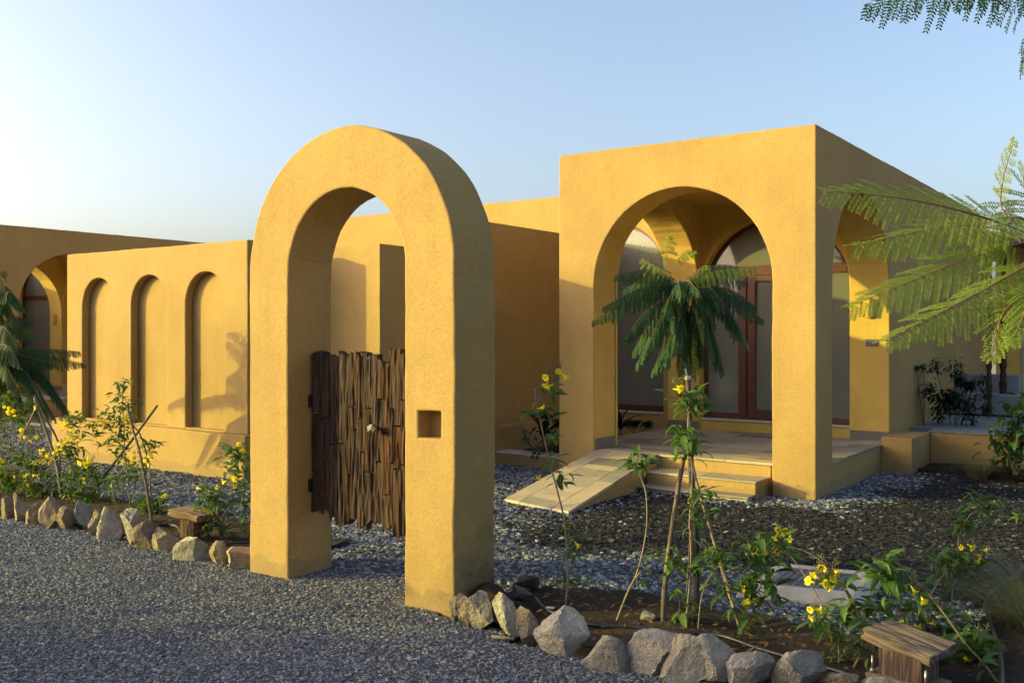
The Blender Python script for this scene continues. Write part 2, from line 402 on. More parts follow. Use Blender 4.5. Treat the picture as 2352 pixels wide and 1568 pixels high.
def rect(s0, s1, z0, z1): return [(s0, z0), (s1, z0), (s1, z1), (s0, z1)]
def wlink(name, me, parent=None):
    o = link(name, me, parent)
    if parent:
        L = Vector((0, 0, 0)); p = parent
        while p: L += Vector(p.location); p = p.parent
        o.location = -L
    return o

# ------------------------------------------------------------------ ground
gm = MB(); S = 1500
gm.add([(-S,-S,-0.05),(S,-S,-0.05),(S,S,-0.05),(-S,S,-0.05)], [(0,1,2,3)])
tag(link('ground', gm.me('ground', M['ground'])), kind='structure')

def sheet(name, poly, z, mat, res=0.12, amp=0.0, rough=0.0, edge=0.0):
    """ground sheet over polygon, gridded, with gentle real relief"""
    P = [Vector((a, b)) for a, b in poly]
    x0 = min(p.x for p in P); x1 = max(p.x for p in P); y0 = min(p.y for p in P); y1 = max(p.y for p in P)
    def inside(x, y):
        c = False; n = len(P)
        for i in range(n):
            a, b = P[i], P[(i+1) % n]
            if (a.y > y) != (b.y > y) and x < (b.x-a.x)*(y-a.y)/(b.y-a.y)+a.x: c = not c
        return c
    nx = max(1, int((x1-x0)/res)); ny = max(1, int((y1-y0)/res)); idx = {}; V = []; F = []
    def vid(i, j):
        if (i, j) not in idx:
            x = x0+(x1-x0)*i/nx; y = y0+(y1-y0)*j/ny
            h = amp*noise.fractal(Vector((x*1.1, y*1.1, 1.7)), 0.8, 2.0, 4) + rough*noise.noise(Vector((x*9, y*9, 4.2)))
            idx[(i, j)] = len(V); V.append((x, y, z+h))
        return idx[(i, j)]
    for i in range(nx):
        for j in range(ny):
            if inside(x0+(x1-x0)*(i+.5)/nx, y0+(y1-y0)*(j+.5)/ny):
                F.append((vid(i, j), vid(i+1, j), vid(i+1, j+1), vid(i, j+1)))
    return mesh(name, V, F, mat, True)

def gravel_modifier(obj, mat, density, smin, smax, dark=None, seed=0):
    """geometry nodes: scatter small faceted stones over the sheet; 'tone' and 'dark' are stored per stone"""
    ng = bpy.data.node_groups.new(obj.name+'_scatter', 'GeometryNodeTree')
    ng.interface.new_socket('Geometry', in_out='INPUT', socket_type='NodeSocketGeometry')
    ng.interface.new_socket('Geometry', in_out='OUTPUT', socket_type='NodeSocketGeometry')
    N = ng.nodes; Lk = ng.links.new
    gi = N.new('NodeGroupInput'); go = N.new('NodeGroupOutput')
    dp = N.new('GeometryNodeDistributePointsOnFaces'); dp.inputs['Density'].default_value = density; dp.inputs['Seed'].default_value = seed
    Lk(gi.outputs[0], dp.inputs['Mesh'])
    def rnd(lo, hi, sd, vec=False):
        r = N.new('FunctionNodeRandomValue'); r.data_type = 'FLOAT_VECTOR' if vec else 'FLOAT'
        if vec: r.inputs[0].default_value = lo; r.inputs[1].default_value = hi
        else: r.inputs[2].default_value = lo; r.inputs[3].default_value = hi
        r.inputs['Seed'].default_value = sd
        return r.outputs[0] if vec else r.outputs[1]
    def mth(op, a, b=0.0, clamp=False):
        x = N.new('ShaderNodeMath'); x.operation = op; x.use_clamp = clamp
        for v, i in ((a, 0), (b, 1)):
            if isinstance(v, (int, float)): x.inputs[i].default_value = v
            else: Lk(v, x.inputs[i])
        return x.outputs[0]
    def store(geo, nm, val):
        s = N.new('GeometryNodeStoreNamedAttribute'); s.data_type = 'FLOAT'; s.domain = 'POINT'
        s.inputs['Name'].default_value = nm; Lk(geo, s.inputs['Geometry'])
        if isinstance(val, (int, float)): s.inputs['Value'].default_value = val
        else: Lk(val, s.inputs['Value'])
        return s.outputs[0]
    pos = N.new('GeometryNodeInputPosition'); sp = N.new('ShaderNodeSeparateXYZ'); Lk(pos.outputs[0], sp.inputs[0])
    ns = N.new('ShaderNodeTexNoise'); ns.inputs['Scale'].default_value = 1.5; ns.inputs['Detail'].default_value = 4
    Lk(pos.outputs[0], ns.inputs['Vector']); nz = mth('SUBTRACT', ns.outputs['Fac'], 0.5)
    g = store(dp.outputs['Points'], 'tone', rnd(0.0, 1.0, 11+seed))
    dk = 0.0
    if dark: dk = dark(sp.outputs['X'], sp.outputs['Y'], nz, mth, rnd)
    g = store(g, 'dark', dk)
    join = N.new('GeometryNodeJoinGeometry')
    for k in range(5):
        ico = N.new('GeometryNodeMeshIcoSphere'); ico.inputs['Radius'].default_value = 0.5; ico.inputs['Subdivisions'].default_value = 2
        sp2 = N.new('GeometryNodeSetPosition'); Lk(ico.outputs[0], sp2.inputs[0])
        p2 = N.new('GeometryNodeInputPosition'); n2 = N.new('ShaderNodeTexNoise'); n2.inputs['Scale'].default_value = 1.7; n2.inputs['Detail'].default_value = 1
        ad = N.new('ShaderNodeVectorMath'); ad.operation = 'ADD'; ad.inputs[1].default_value = (k*7.3, k*3.1, k*5.7); Lk(p2.outputs[0], ad.inputs[0]); Lk(ad.outputs[0], n2.inputs['Vector'])
        sb = N.new('ShaderNodeVectorMath'); sb.operation = 'SUBTRACT'; sb.inputs[1].default_value = (0.5, 0.5, 0.5); Lk(n2.outputs['Color'], sb.inputs[0])
        sc = N.new('ShaderNodeVectorMath'); sc.operation = 'SCALE'; sc.inputs['Scale'].default_value = 1.5; Lk(sb.outputs[0], sc.inputs[0]); Lk(sc.outputs[0], sp2.inputs['Offset'])
        tf = N.new('GeometryNodeTransform'); tf.inputs['Scale'].default_value = (1.15, 0.88, 0.52); Lk(sp2.outputs[0], tf.inputs[0])
        smt = N.new('GeometryNodeSetMaterial'); smt.inputs['Material'].default_value = mat; Lk(tf.outputs[0], smt.inputs[0])
        shs = N.new('GeometryNodeSetShadeSmooth'); shs.inputs['Shade Smooth'].default_value = False; Lk(smt.outputs[0], shs.inputs[0])
        gti = N.new('GeometryNodeGeometryToInstance'); Lk(shs.outputs[0], gti.inputs[0]); Lk(gti.outputs[0], join.inputs[0])
    ip = N.new('GeometryNodeInstanceOnPoints'); Lk(g, ip.inputs['Points']); Lk(join.outputs[0], ip.inputs['Instance'])
    ip.inputs['Pick Instance'].default_value = True
    Lk(rnd((-0.32, -0.32, 0), (0.32, 0.32, 6.28), 21+seed, True), ip.inputs['Rotation'])
    pw = mth('POWER', rnd(0.0, 1.0, 31+seed), 1.8)
    Lk(mth('ADD', smin, mth('MULTIPLY', pw, smax-smin)), ip.inputs['Scale'])
    j2 = N.new('GeometryNodeJoinGeometry'); Lk(gi.outputs[0], j2.inputs[0]); Lk(ip.outputs[0], j2.inputs[0])
    Lk(j2.outputs[0], go.inputs[0])
    md = obj.modifiers.new('scatter', 'NODES'); md.node_group = ng

ROADP = [(-15.5, 4.33), (-5.0, 4.33), (-4.83, 4.70), (-3.79, 4.70), (-3.6, 4.30), (-3.35, 4.22), (-2.2, 4.06), (-0.9, 3.96), (-0.2, 3.2), (-1.6, 2.2), (-6.0, 0.4), (-15.5, 0.4)]
o = tag(link('road', sheet('road', ROADP, -0.012, M['under_gravel'], 0.15, 0.012)), 'loose grey and tan gravel covering the driveway', 'gravel', kind='structure')
o2 = tag(link('driveway_gravel', sheet('driveway_gravel', ROADP, -0.008, M['under_gravel'], 0.15, 0.012)), 'loose grey and tan gravel stones covering the driveway', 'gravel', kind='stuff')
gravel_modifier(o2, M['road_gravel'], 5200, 0.009, 0.021, seed=1)

LGARD = [(-17.5, 5.25), (-5.26, 5.2), (-5.26, 4.66), (-4.85, 4.66), (-3.77, 4.68), (-3.45, 5.0), (-2.9, 5.17), (-2.5, 5.15), (-1.9, 5.11), (-1.55, 5.03), (-1.2, 5.45), (-0.95, 5.85), (-1.0, 6.3),
         (-0.6, 7.2), (-0.3, 8.4), (-0.2, 9.6), (-0.3, 11.45), (-2.4, 11.75), (-2.6, 11.75), (-2.6, 11.5), (-2.94, 11.5), (-2.94, 9.21), (-5.86, 9.21), (-5.86, 9.56), (-7.1, 9.56), (-7.1, 7.62), (-8.3, 7.62), (-8.3, 6.82), (-12.2, 6.82), (-12.2, 8.9), (-17.5, 8.9)]
def dark_mask(x, y, nz, mth, rnd):
    a = mth('MULTIPLY', mth('SUBTRACT', mth('ADD', y, mth('MULTIPLY', nz, 1.6)), 5.95), 2.2, True)      # black chips begin beyond the pale band
    right = mth('MULTIPLY', mth('ADD', x, 5.0), 1.2, True)
    near = mth('MULTIPLY', mth('SUBTRACT', mth('ADD', y, mth('MULTIPLY', nz, 1.0)), 8.55), 3.0, True)
    rr = mth('MULTIPLY', mth('ADD', mth('ADD', x, mth('MULTIPLY', nz, 1.0)), 2.75), 2.0, True)
    nb = mth('SUBTRACT', 1.0, mth('MULTIPLY', near, mth('SUBTRACT', 1.0, rr)))
    m = mth('MULTIPLY', mth('MULTIPLY', a, nb), mth('ADD', 0.25, mth('MULTIPLY', right, 0.75)))
    return mth('GREATER_THAN', mth('MULTIPLY', m, 0.97), rnd(0.02, 1.0, 77))
o = tag(link('garden_ground', sheet('garden_ground', LGARD, -0.010, M['under_gravel'], 0.12, 0.02)), kind='structure')
o2 = tag(link('garden_gravel', sheet('garden_gravel', LGARD, -0.006, M['under_gravel'], 0.12, 0.02)), 'pale grey and black stone chips covering the garden', 'gravel', kind='stuff')
gravel_modifier(o2, M['garden_gravel'], 1500, 0.014, 0.042, dark_mask, seed=5)

# planting beds of bare soil
BED_R = [(-3.43, 4.30), (-3.43, 4.98), (-3.1, 5.12), (-2.8, 5.26), (-2.3, 5.22), (-1.8, 5.2), (-1.45, 5.14), (-1.1, 5.55), (-0.86, 5.9), (-0.9, 6.4), (-0.5, 7.3), (-0.2, 8.6), (0.9, 9.6), (1.6, 8.0), (0.5, 4.6), (-0.3, 3.9), (-1.2, 4.05), (-2.2, 4.12)]
tag(link('soil_bed', sheet('soil_bed', BED_R, 0.020, M['soil'], 0.055, 0.035, 0.012)), kind='structure')
BED_L = [(-15.5, 4.38), (-15.5, 5.42), (-10, 5.38), (-7, 5.30), (-5.2, 5.28), (-5.2, 4.38)]
tag(link('soil_bed', sheet('soil_bed', BED_L, 0.020, M['soil'], 0.055, 0.035, 0.012)), kind='structure')
for nm, bp, lb in (('soil_clods', BED_R, 'brown soil crumbs and pebbles strewn over the right flower bed'), ('soil_clods', BED_L, 'brown soil crumbs and pebbles strewn over the left flower bed')):
    oc = tag(link(nm, sheet(nm, bp, 0.016, M['soil'], 0.055, 0.035, 0.012)), lb, 'soil', kind='stuff'); gravel_modifier(oc, M['clods'], 420, 0.006, 0.032, seed=9)
tag(link('soil_bed', sheet('soil_bed', [(-2.58, 11.82), (0.5, 11.45), (3, 11.4), (3, 12.44), (-2.58, 12.44)], 0.03, M['soil'], 0.08, 0.03, 0.012)), kind='structure')

def unseen_hedge(name, label, x0, x1, y0, y1, h, n, size, seed, gaps=0.0):
    rs = np.random.RandomState(seed); t = rs.rand(n); px = x0+(x1-x0)*t; py = y0+(y1-y0)*t
    top = np.array([h*(0.78+0.35*noise.noise(Vector((float(a)*0.45, float(b)*0.45, seed)))) for a, b in zip(px, py)])
    z = top*rs.rand(n)**0.8; wd = 0.9
    c = np.stack([px+rs.randn(n)*wd*0.5, py+rs.randn(n)*wd*0.5, z], 1)
    d = rs.randn(n, 3); d /= np.linalg.norm(d, axis=1)[:, None]; e2 = np.cross(d, rs.randn(n, 3)); e2 /= np.linalg.norm(e2, axis=1)[:, None]
    s = (size*(0.6+0.8*rs.rand(n)))[:, None]
    V = np.stack([c-d*s, c+e2*s*.5, c+d*s, c-e2*s*.5], 1).reshape(-1, 3)
    me = mesh(name, V.tolist(), [(4*i, 4*i+1, 4*i+2, 4*i+3) for i in range(n)], M['shrub'])
    return tag(link(name, me), label, 'unseen_hedge', kind='stuff')
unseen_hedge('unseen_tree_belt', 'dark belt of trees added unseen across the drive for the glass to reflect', -60, 40, -17, -17, 5.2, 42000, 0.30, 3)  # unseen trees, added so the panes have something dark to reflect
unseen_hedge('unseen_hedge', 'dense foliage added left of the view to shade the drive', -9.6, -7.6, -1.9, -0.4, 2.05, 9000, 0.09, 8)  # foliage out of view, added to throw shade over the near drive

# ------------------------------------------------------------------ villa with arched porch
YF, YB = 9.215, 12.0
villa = empty('villa', (-4.4, 9.2, 0), 0, 'ochre stucco villa with the tall arched entrance porch above the ramp and steps', 'house')
TW = 0.47
X0, X1 = -5.857, -2.947
front = [(X0, -0.1), (-5.400, -0.1)] + arc(-4.39, 1.01, 2.11) + [(-3.38, -0.1), (X1, -0.1), (X1, 3.6), (X0, 3.6)]
V_parts = []
def vp(name, me, copy=True):
    o = wlink(name, me, villa); V_parts.append((o, copy)); return o
vp('porch_front_wall', profile_wall('porch_front_wall', front, [], YF, YF+TW, 'x', M['stucco'], rigid=(X0, X1), skip=lambda c: c.y > YF+TW-0.01,
   lining=(M['plaster'], lambda c, n: n.y > 0.5 or (n.y > -0.35 and X0+0.05 < c.x < X1-0.05 and c.z < 3.3))))
side = [(YF+TW, -0.1), (YB, -0.1), (YB, 3.6), (YF+TW, 3.6)]
def side_wall(x0, x1, sg):
    hole = arch_hole(10.85, 1.115, 2.04, 0.285)
    return profile_wall('porch_side_wall', side, [hole], x0, x1, 'y', M['stucco'], skip=lambda c: c.y < YF+TW+0.01 or c.y > YB-0.01,
        lining=(M['plaster'], lambda c, n: (n.x*sg > 0.5) or (n.x*sg > -0.35 and YF+TW+0.01 < c.y < YB-0.01 and 0.30 < c.z < 3.3)))
vp('porch_side_wall', side_wall(X1-TW, X1, -1)); vp('porch_side_wall', side_wall(X0, X0+TW, 1))
vp('porch_ceiling', boxme('porch_ceiling', (X0+TW, YF+TW, 3.26), (X1-TW, YB, 3.42), M['plaster']))
# smooth plaster lining on the inside faces of the front arch is part of the same render coat
WX0 = -13.5; DC, DR, DS = -4.39, 1.0, 2.08; WC, WR, WS = -6.62, 0.69, 2.44
vp('main_front_wall', profile_wall('main_front_wall', rect(WX0, X0, -0.1, 3.6), [arch_hole(WC, WR, WS, 0.50)], YB, YB+0.30, 'x', M['stucco'], skip=lambda c: c.x > X0-0.01))
vp('porch_back_wall', profile_wall('porch_back_wall', rect(X0, X1-0.3, -0.1, 3.6), [arch_hole(DC, DR, DS, 0.46)], YB, YB+0.30, 'x', M['plaster'], skip=lambda c: c.x > X1-0.31 or c.x < X0+0.01))
vp('main_side_wall', profile_wall('main_side_wall', rect(YB, 18.6, -0.1, 3.6), [], X1-0.3, X1, 'y', M['stucco'], skip=lambda c: c.y < YB+0.01, lining=(M['plaster'], lambda c, n: n.y < -0.5)))
mb = MB(); mb.box((WX0, YB+0.3, -0.1), (WX0+0.3, 18.3, 3.6)); mb.box((WX0, 18.3, -0.1), (X1-0.3, 18.6, 3.6))
vp('main_rear_wall', mb.me('main_rear_wall', M['stucco']))
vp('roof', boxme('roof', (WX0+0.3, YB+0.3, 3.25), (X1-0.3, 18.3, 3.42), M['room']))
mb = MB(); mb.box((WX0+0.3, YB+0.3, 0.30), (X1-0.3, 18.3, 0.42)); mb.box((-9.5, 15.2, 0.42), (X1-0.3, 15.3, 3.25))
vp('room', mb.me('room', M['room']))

# glazing: arched door screen and arched window of fluted glass in mahogany frames
def arched_glazing(kind, c, r, zs, zb, y, bars_v, zt, th=0.06, fw=0.055):
    root = empty(kind, (c, y, zb), parent=villa); root.location = Vector((c, y, zb)) - Vector(villa.location)
    def sub(name, me):
        o = link(name, me, root); o.location = -Vector((c, y, zb)); return o
    outer = arch_hole(c, r-0.004, zs, zb+0.004); inner = arch_hole(c, r-fw, zs, zb+fw+0.03)
    sub('frame', profile_wall('frame', outer, [inner], y, y+th, 'x', M['frame'], bev=0.004, wob=0))
    for (a, b, w) in zt:
        half = math.sqrt(max(0.0, (r-fw+0.01)**2-max(0, (a+b)/2-zs)**2))
        sub('transom', boxme('transom', (c-half, y-0.004, a), (c+half, y+th-0.004, b), M['frame'], 0.004))
    for (a, b, z0, z1) in bars_v:
        sub('stile', boxme('stile', (a, y-0.008, z0), (b, y+th+0.003, z1), M['frame'], 0.005))
    return root, sub
ZT = (2.35, 2.475, 0)
door, dsub = arched_glazing('door', DC, DR, DS, 0.46, YB+0.12, [(-4.90, -4.79, 0.50, 2.35), (-4.775, -4.67, 0.50, 2.35), (-4.06, -3.955, 0.50, 2.35), (-3.94, -3.83, 0.50, 2.35)], [ZT])
V_parts.append((door, True))
def pane(sub, x0, x1, z0, z1, y, arch=None):
    if arch: out = arch
    else: out = rect(x0, x1, z0, z1)
    return sub('pane', profile_wall('pane', out, [], y, y+0.012, 'x', M['glass'], bev=0, wob=0))
yg = YB+0.14
pane(dsub, -5.34, -4.895, 0.53, 2.355, yg); pane(dsub, -4.69, -4.04, 0.60, 2.27, yg); pane(dsub, -3.835, -3.44, 0.53, 2.355, yg)
def seg_arch(c, r, zs, z0):
    a = math.asin(max(0, (z0-zs)/r)); return arc(c, r, zs, 24, math.pi-a, a)
pane(dsub, 0, 0, 0, 0, yg, seg_arch(DC, DR-0.05, DS, 2.465))
dsub('door_rail', boxme('door_rail', (-4.775, YB+0.118, 0.47), (-3.955, YB+0.185, 0.60), M['frame'], 0.004))
dsub('door_rail', boxme('door_rail', (-4.68, YB+0.117, 2.265), (-4.05, YB+0.186, 2.348), M['frame'], 0.004))
hb = MB(); hb.tube([(-4.09, YB+0.06, 1.35), (-4.09, YB+0.06, 1.65)], 0.012, 8); hb.tube([(-4.09, YB+0.06, 1.38), (-4.09, YB+0.12, 1.38)], 0.008, 6); hb.tube([(-4.09, YB+0.06, 1.62), (-4.09, YB+0.12, 1.62)], 0.008, 6)
dsub('handle', hb.me('handle', M['black_metal'], True))
win, wsub = arched_glazing('window', WC, WR, WS, 0.50, YB+0.12, [], [(2.35, 2.45, 0)])
V_parts.append((win, True))
pane(wsub, WC-WR+0.05, WC+WR-0.05, 0.58, 2.355, yg)
pane(wsub, 0, 0, 0, 0, yg, arc(WC, WR-0.05, WS, 24) )
vp('sill', boxme('sill', (DC-DR+0.01, YB-0.03, 0.445), (DC+DR-0.01, YB+0.115, 0.463), M['sill'], 0.004))
vp('sill', boxme('sill', (WC-WR+0.01, YB-0.03, 0.485), (WC+WR-0.01, YB+0.115, 0.503), M['sill'], 0.004))

# platform, steps, ramp
vp('platform', boxme('platform', (X0+TW, 9.285, -0.1), (X1-TW, YB, 0.283), M['stucco'], 0.006))
plat = V_parts[-1][0]
def tiles(parent, x0, x1, y0, y1, z0, z1, nx, ny, gap=0.004, stagger=True, name='tile'):
    h = (y1-y0)/ny; w = (x1-x0)/nx
    base = None
    L = Vector((0, 0, 0)); p = parent
    while p: L += Vector(p.location); p = p.parent
    for j in range(ny):
        xs = [x0] + [x0 + w*(i + (0.5 if (stagger and j % 2) else 0)) for i in range(0 if (stagger and j % 2) else 1, nx)] + [x1]
        for a, b in zip(xs[:-1], xs[1:]):
            if b-a < 0.02: continue
            me = boxme(name, (-(b-a-gap)/2, -(h-gap)/2, 0), ((b-a-gap)/2, (h-gap)/2, z1-z0), M['tile'], 0.002, 1)
            o = link(name, me, parent); o.location = Vector(((a+b)/2, y0+h*(j+.5), z0 + random.uniform(-0.001, 0.001))) - L
tiles(plat, -5.392, -3.388, 9.262, 9.690, 0.287, 0.312, 4, 2)
tiles(plat, -5.850, -2.938, 9.692, 11.995, 0.287, 0.312, 5, 8)
stp = vp('step', boxme('step', (-4.60, 8.93, -0.05), (-3.437, 9.283, 0.150), M['stucco'], 0.006))
tiles(stp, -4.60, -3.425, 8.915, 9.28, 0.153, 0.170, 2, 1, stagger=False)
stp2 = vp('step', boxme('step', (-4.60, 8.78, -0.05), (-3.46, 8.925, 0.022), M['concrete'], 0.01))
tiles(stp2, -4.665, -3.435, 8.735, 8.925, 0.025, 0.046, 2, 1, stagger=False, name='tread_slab')
# ramp wedge with three tile columns
RL = lambda t: Vector((-5.398 + 0.038*t, 9.285 - (9.285-7.47)*t, 0.283*(1-t)-0.012*t))
RR = lambda t: Vector((-4.655 + 0.128*t, 9.285 - (9.285-7.26)*t, 0.283*(1-t)-0.012*t))
rv = [RL(0), RL(1), RR(1), RR(0)]
wv = [tuple(v) for v in rv] + [(v.x, v.y, -0.1) for v in rv]
ramp = vp('ramp', mesh('ramp', wv, [(0,1,2,3), (0,4,5,1), (1,5,6,2), (2,6,7,3), (3,7,4,0)], M['stucco']))
def quad_tile(par, s0, s1, t0, t1, th=0.026, g=0.003):
    c = []
    for s, t in ((s0, t0), (s1, t0), (s1, t1), (s0, t1)):
        p = RL(t).lerp(RR(t), s); c.append(p)
    ctr = sum(c, Vector())/4
    c = [p + (ctr-p).normalized()*g for p in c]
    dz = Vector((0, 0, 0.004)); up = Vector((0, 0.15, 1)).normalized()*th
    Vv = [tuple(p+dz-ctr) for p in c] + [tuple(p+dz+up-ctr) for p in c]
    me = mesh('tile', Vv, [(0,1,2,3)[::-1], (4,5,6,7)[::-1], (0,1,5,4), (1,2,6,5), (2,3,7,6), (3,0,4,7)], M['tile'])
    bm = bmesh.new(); bm.from_mesh(me); bmesh.ops.recalc_face_normals(bm, faces=bm.faces[:]); bm.to_mesh(me); bm.free()
    o = link('tile', me, par); o.location = ctr
cuts = [0.0, 0.16, 0.30, 0.37, 0.50, 0.66, 0.76, 0.84, 0.90, 1.0]
L0 = Vector(villa.location); ramp.location = -L0
for i in range(len(cuts)-1): quad_tile(ramp, 0.24, 0.76, cuts[i], cuts[i+1])
for a, b in ((0, .3), (.3, .62), (.62, 1)): quad_tile(ramp, -0.01, 0.235, a, b)
for a, b in ((0, .22), (.22, .55), (.55, 1)): quad_tile(ramp, 0.765, 1.012, a, b)
# skirting, planter, wing, court wall
vp('skirting', boxme('skirting', (-5.401, YF+0.02, 0.313), (-5.386, YF+TW-0.002, 0.43), M['skirting'], 0.002))
vp('skirting', boxme('skirting', (X0+0.01, 11.950, 0.313), (-5.395, 11.963, 0.42), M['skirting'], 0.002))
vp('skirting', boxme('skirting', (-3.41, 11.950, 0.313), (X1-0.005, 11.963, 0.42), M['skirting'], 0.002))
YJ = 11.962
def sconce(x, z):
    n = 14; Vv = []; F = []
    prof = [(0.075, 0.10), (0.078, 0.02), (0.076, -0.05), (0.060, -0.10), (0.030, -0.128), (0.0, -0.134)]
    for r, h in prof:
        for i in range(n+1):
            a = math.pi*i/n; Vv.append((x + r*math.cos(a), YJ - 0.001 - r*0.95*math.sin(a), z+h))
    for k in range(len(prof)-1):
        for i in range(n): F.append((k*(n+1)+i, k*(n+1)+i+1, (k+1)*(n+1)+i+1, (k+1)*(n+1)+i))
    return mesh('wall_sconce', Vv, F, M['plaster'], True)
vp('wall_sconce', sconce(-3.17, 1.90)); vp('wall_sconce', sconce(-5.63, 1.90))
sw = MB(); sw.box((-3.222, YJ-0.014, 1.442), (-3.085, YJ-0.001, 1.522)); sw.box((-3.195, YJ-0.019, 1.460), (-3.156, YJ-0.014, 1.503)); sw.box((-3.152, YJ-0.019, 1.460), (-3.113, YJ-0.014, 1.503))
vp('switch_plate', bevel_me(sw.me('switch_plate', M['switch']), 0.002))
pl = vp('planter', boxme('planter', (-7.02, 9.56, -0.1), (X0-0.002, 9.83, 0.128), M['stucco'], 0.008))
pc = wlink('coping', boxme('coping', (-7.00, 9.55, 0.130), (X0-0.004, 9.84, 0.146), M['sill'], 0.004), None); pc.parent = pl; pc.location = (0, 0, 0)
ps = link('planter_soil', sheet('planter_soil', [(-7.0, 9.82), (X0, 9.82), (X0, 11.99), (-7.0, 11.99)], 0.10, M['soil'], 0.08, 0.03, 0.01), pl)
vp('wing', profile_wall('wing', rect(-13.3, -7.12, -0.1, 2.97), [], 9.45, YB-0.003, 'x', M['stucco']))
vp('wing_plinth', boxme('wing_plinth', (-7.118, 9.47, -0.1), (-7.0, YB-0.004, 0.45), M['stucco'], 0.012))
vp('court_wall', profile_wall('court_wall', rect(-13.2, -7.126, -0.1, 2.555), [], 7.63, 9.448, 'x', M['stucco']))
vp('side_plinth', boxme('side_plinth', (X1+0.002, 11.55, -0.1), (-2.60, 12.45, 0.40), M['stucco'], 0.012), False)

# neighbouring identical villa further along the lane
villa2 = empty('villa', Vector(villa.location) + Vector((-15.05, -0.30, 0)), 0, 'shaded ochre villa at the far left behind the niche wall, seen side on', 'house')
def copy_tree(o, parent):
    c = o.copy(); COL.objects.link(c); c.parent = parent
    for ch in list(o.children): copy_tree(ch, c)
    return c
for o, cp in V_parts:
    if cp and not (o.name.startswith('ramp') or o.name.startswith('step')): copy_tree(o, villa2)

# ------------------------------------------------------------------ garden wall with three arched niches
gw = empty('garden_wall', (-10.1, 6.85, 0), 0, 'lit ochre garden wall with three blind arched niches', 'wall')
nich = [(-11.57+0.358, 0.358), (-10.51+0.358, 0.358), (-9.451+0.358, 0.358)]
wlink('wall_face', profile_wall('wall_face', rect(-11.92, -8.364, 0.492, 2.61), [arch_hole(c, r, 1.93, 0.515) for c, r in nich], 6.88, 6.985, 'x', M['stucco'], wob=0.004), gw)
wlink('wall_core', boxme('wall_core', (-11.918, 6.987, 0.0), (-8.366, 7.16, 2.606), M['stucco']), gw)
wlink('plinth', profile_wall('plinth', rect(-12.17, -8.33, -0.1, 0.492), [], 6.814, 7.20, 'x', M['stucco'], bev=0.014, wob=0.005), gw)

# ------------------------------------------------------------------ free-standing gateway arch with weathered wooden leaf
GY0, GY1 = 4.288, 4.680
ga = empty('gateway_arch', (-4.31, 4.48, 0), 0, 'free standing ochre arch with a weathered plank gate in the foreground', 'gateway')
gc = -4.3105
out = [(-5.192, -0.1), (-4.816, -0.1)] + arc(gc, 0.505, 1.995, 40) + [(-3.806, -0.1), (-3.429, -0.1)] + arc(gc, 0.8815, 2.0, 56, 0.0, math.pi)
wlink('arch_shell', profile_wall('arch_shell', out, [rect(-3.705, -3.533, 0.985, 1.146)], GY0, GY0+0.112, 'x', M['stucco_arch'], wob=0.006, skip=lambda c: c.y > GY0+0.10), ga)
wlink('arch_shell', profile_wall('arch_shell', out, [], GY0+0.112, GY1, 'x', M['stucco_arch'], wob=0.006, skip=lambda c: c.y < GY0+0.12), ga)

# gate leaf of old timber offcuts, every piece its own plank
leafe = empty('gate_leaf', (0, 0, 0), parent=ga)
LY = 4.515
def plank_mesh(w, h, th, jag_t, jag_b, seed, nx=7, nz=22):
    rs = random.Random(seed); Vv = []; F = []
    prof = [rs.uniform(-1, 1) for _ in range(nx+1)]
    for j in range(nz+1):
        for i in range(nx+1):
            s = i/nx; t = j/nz; x = (s-.5)*w
            top = h - jag_t*(0.5+0.5*noise.noise(Vector((s*3.1+seed, 3.3, seed*0.7)))+0.5*abs(noise.noise(Vector((s*9+seed, 8, 1)))))
            bot = jag_b*(0.5+0.5*noise.noise(Vector((s*3.7+seed, 1.3, seed*0.3)))+0.6*abs(noise.noise(Vector((s*10+seed, 4, 2)))))
            z = bot + (top-bot)*t
            g = noise.noise(Vector((s*w*60+seed*3.1+1.5*noise.noise(Vector((z*4, seed, 0))), z*3.0, seed)))*0.75 + noise.noise(Vector((s*w*150+seed, z*5, 3.0)))*0.5
            edge = -0.002 if i in (0, nx) else 0.0
            x += 0.004*noise.noise(Vector((z*6, seed, s*2)))
            y = -th*0.5 - (g*0.016 + edge*-1*-1)
            Vv.append((x, y - edge*-1 if False else y - edge, z))
    k = len(Vv); m = (nx+1)
    # back face
    for j in (0, nz):
        for i in (0, nx): Vv.append((Vv[j*m+i][0], th*0.5, Vv[j*m+i][2]))
    for j in range(nz):
        for i in range(nx): F.append((j*m+i, j*m+i+1, (j+1)*m+i+1, (j+1)*m+i))
    b00, b01, b10, b11 = k, k+1, k+2, k+3
    F.append((b00, b10, b11, b01))
    F.append(tuple([b00] + [i for i in range(m)] + [b01])[::-1])
    F.append(tuple([b10] + [nz*m+i for i in range(m)] + [b11]))
    F.append(tuple([b00] + [j*m for j in range(nz+1)] + [b10]))
    F.append(tuple([b01] + [j*m+nx for j in range(nz+1)] + [b11])[::-1])
    return mesh('plank', Vv, F, M['old_wood'])
rc = random.Random(5); cols = []; xx = -4.797
while xx < -3.85:
    ww = rc.choice((0.032, 0.04, 0.046, 0.052, 0.06)); cols.append((xx, min(xx+ww, -3.825))); xx += ww
rp = random.Random(19); ZB, ZTOP = 0.335, 1.500
L0 = Vector(ga.location)
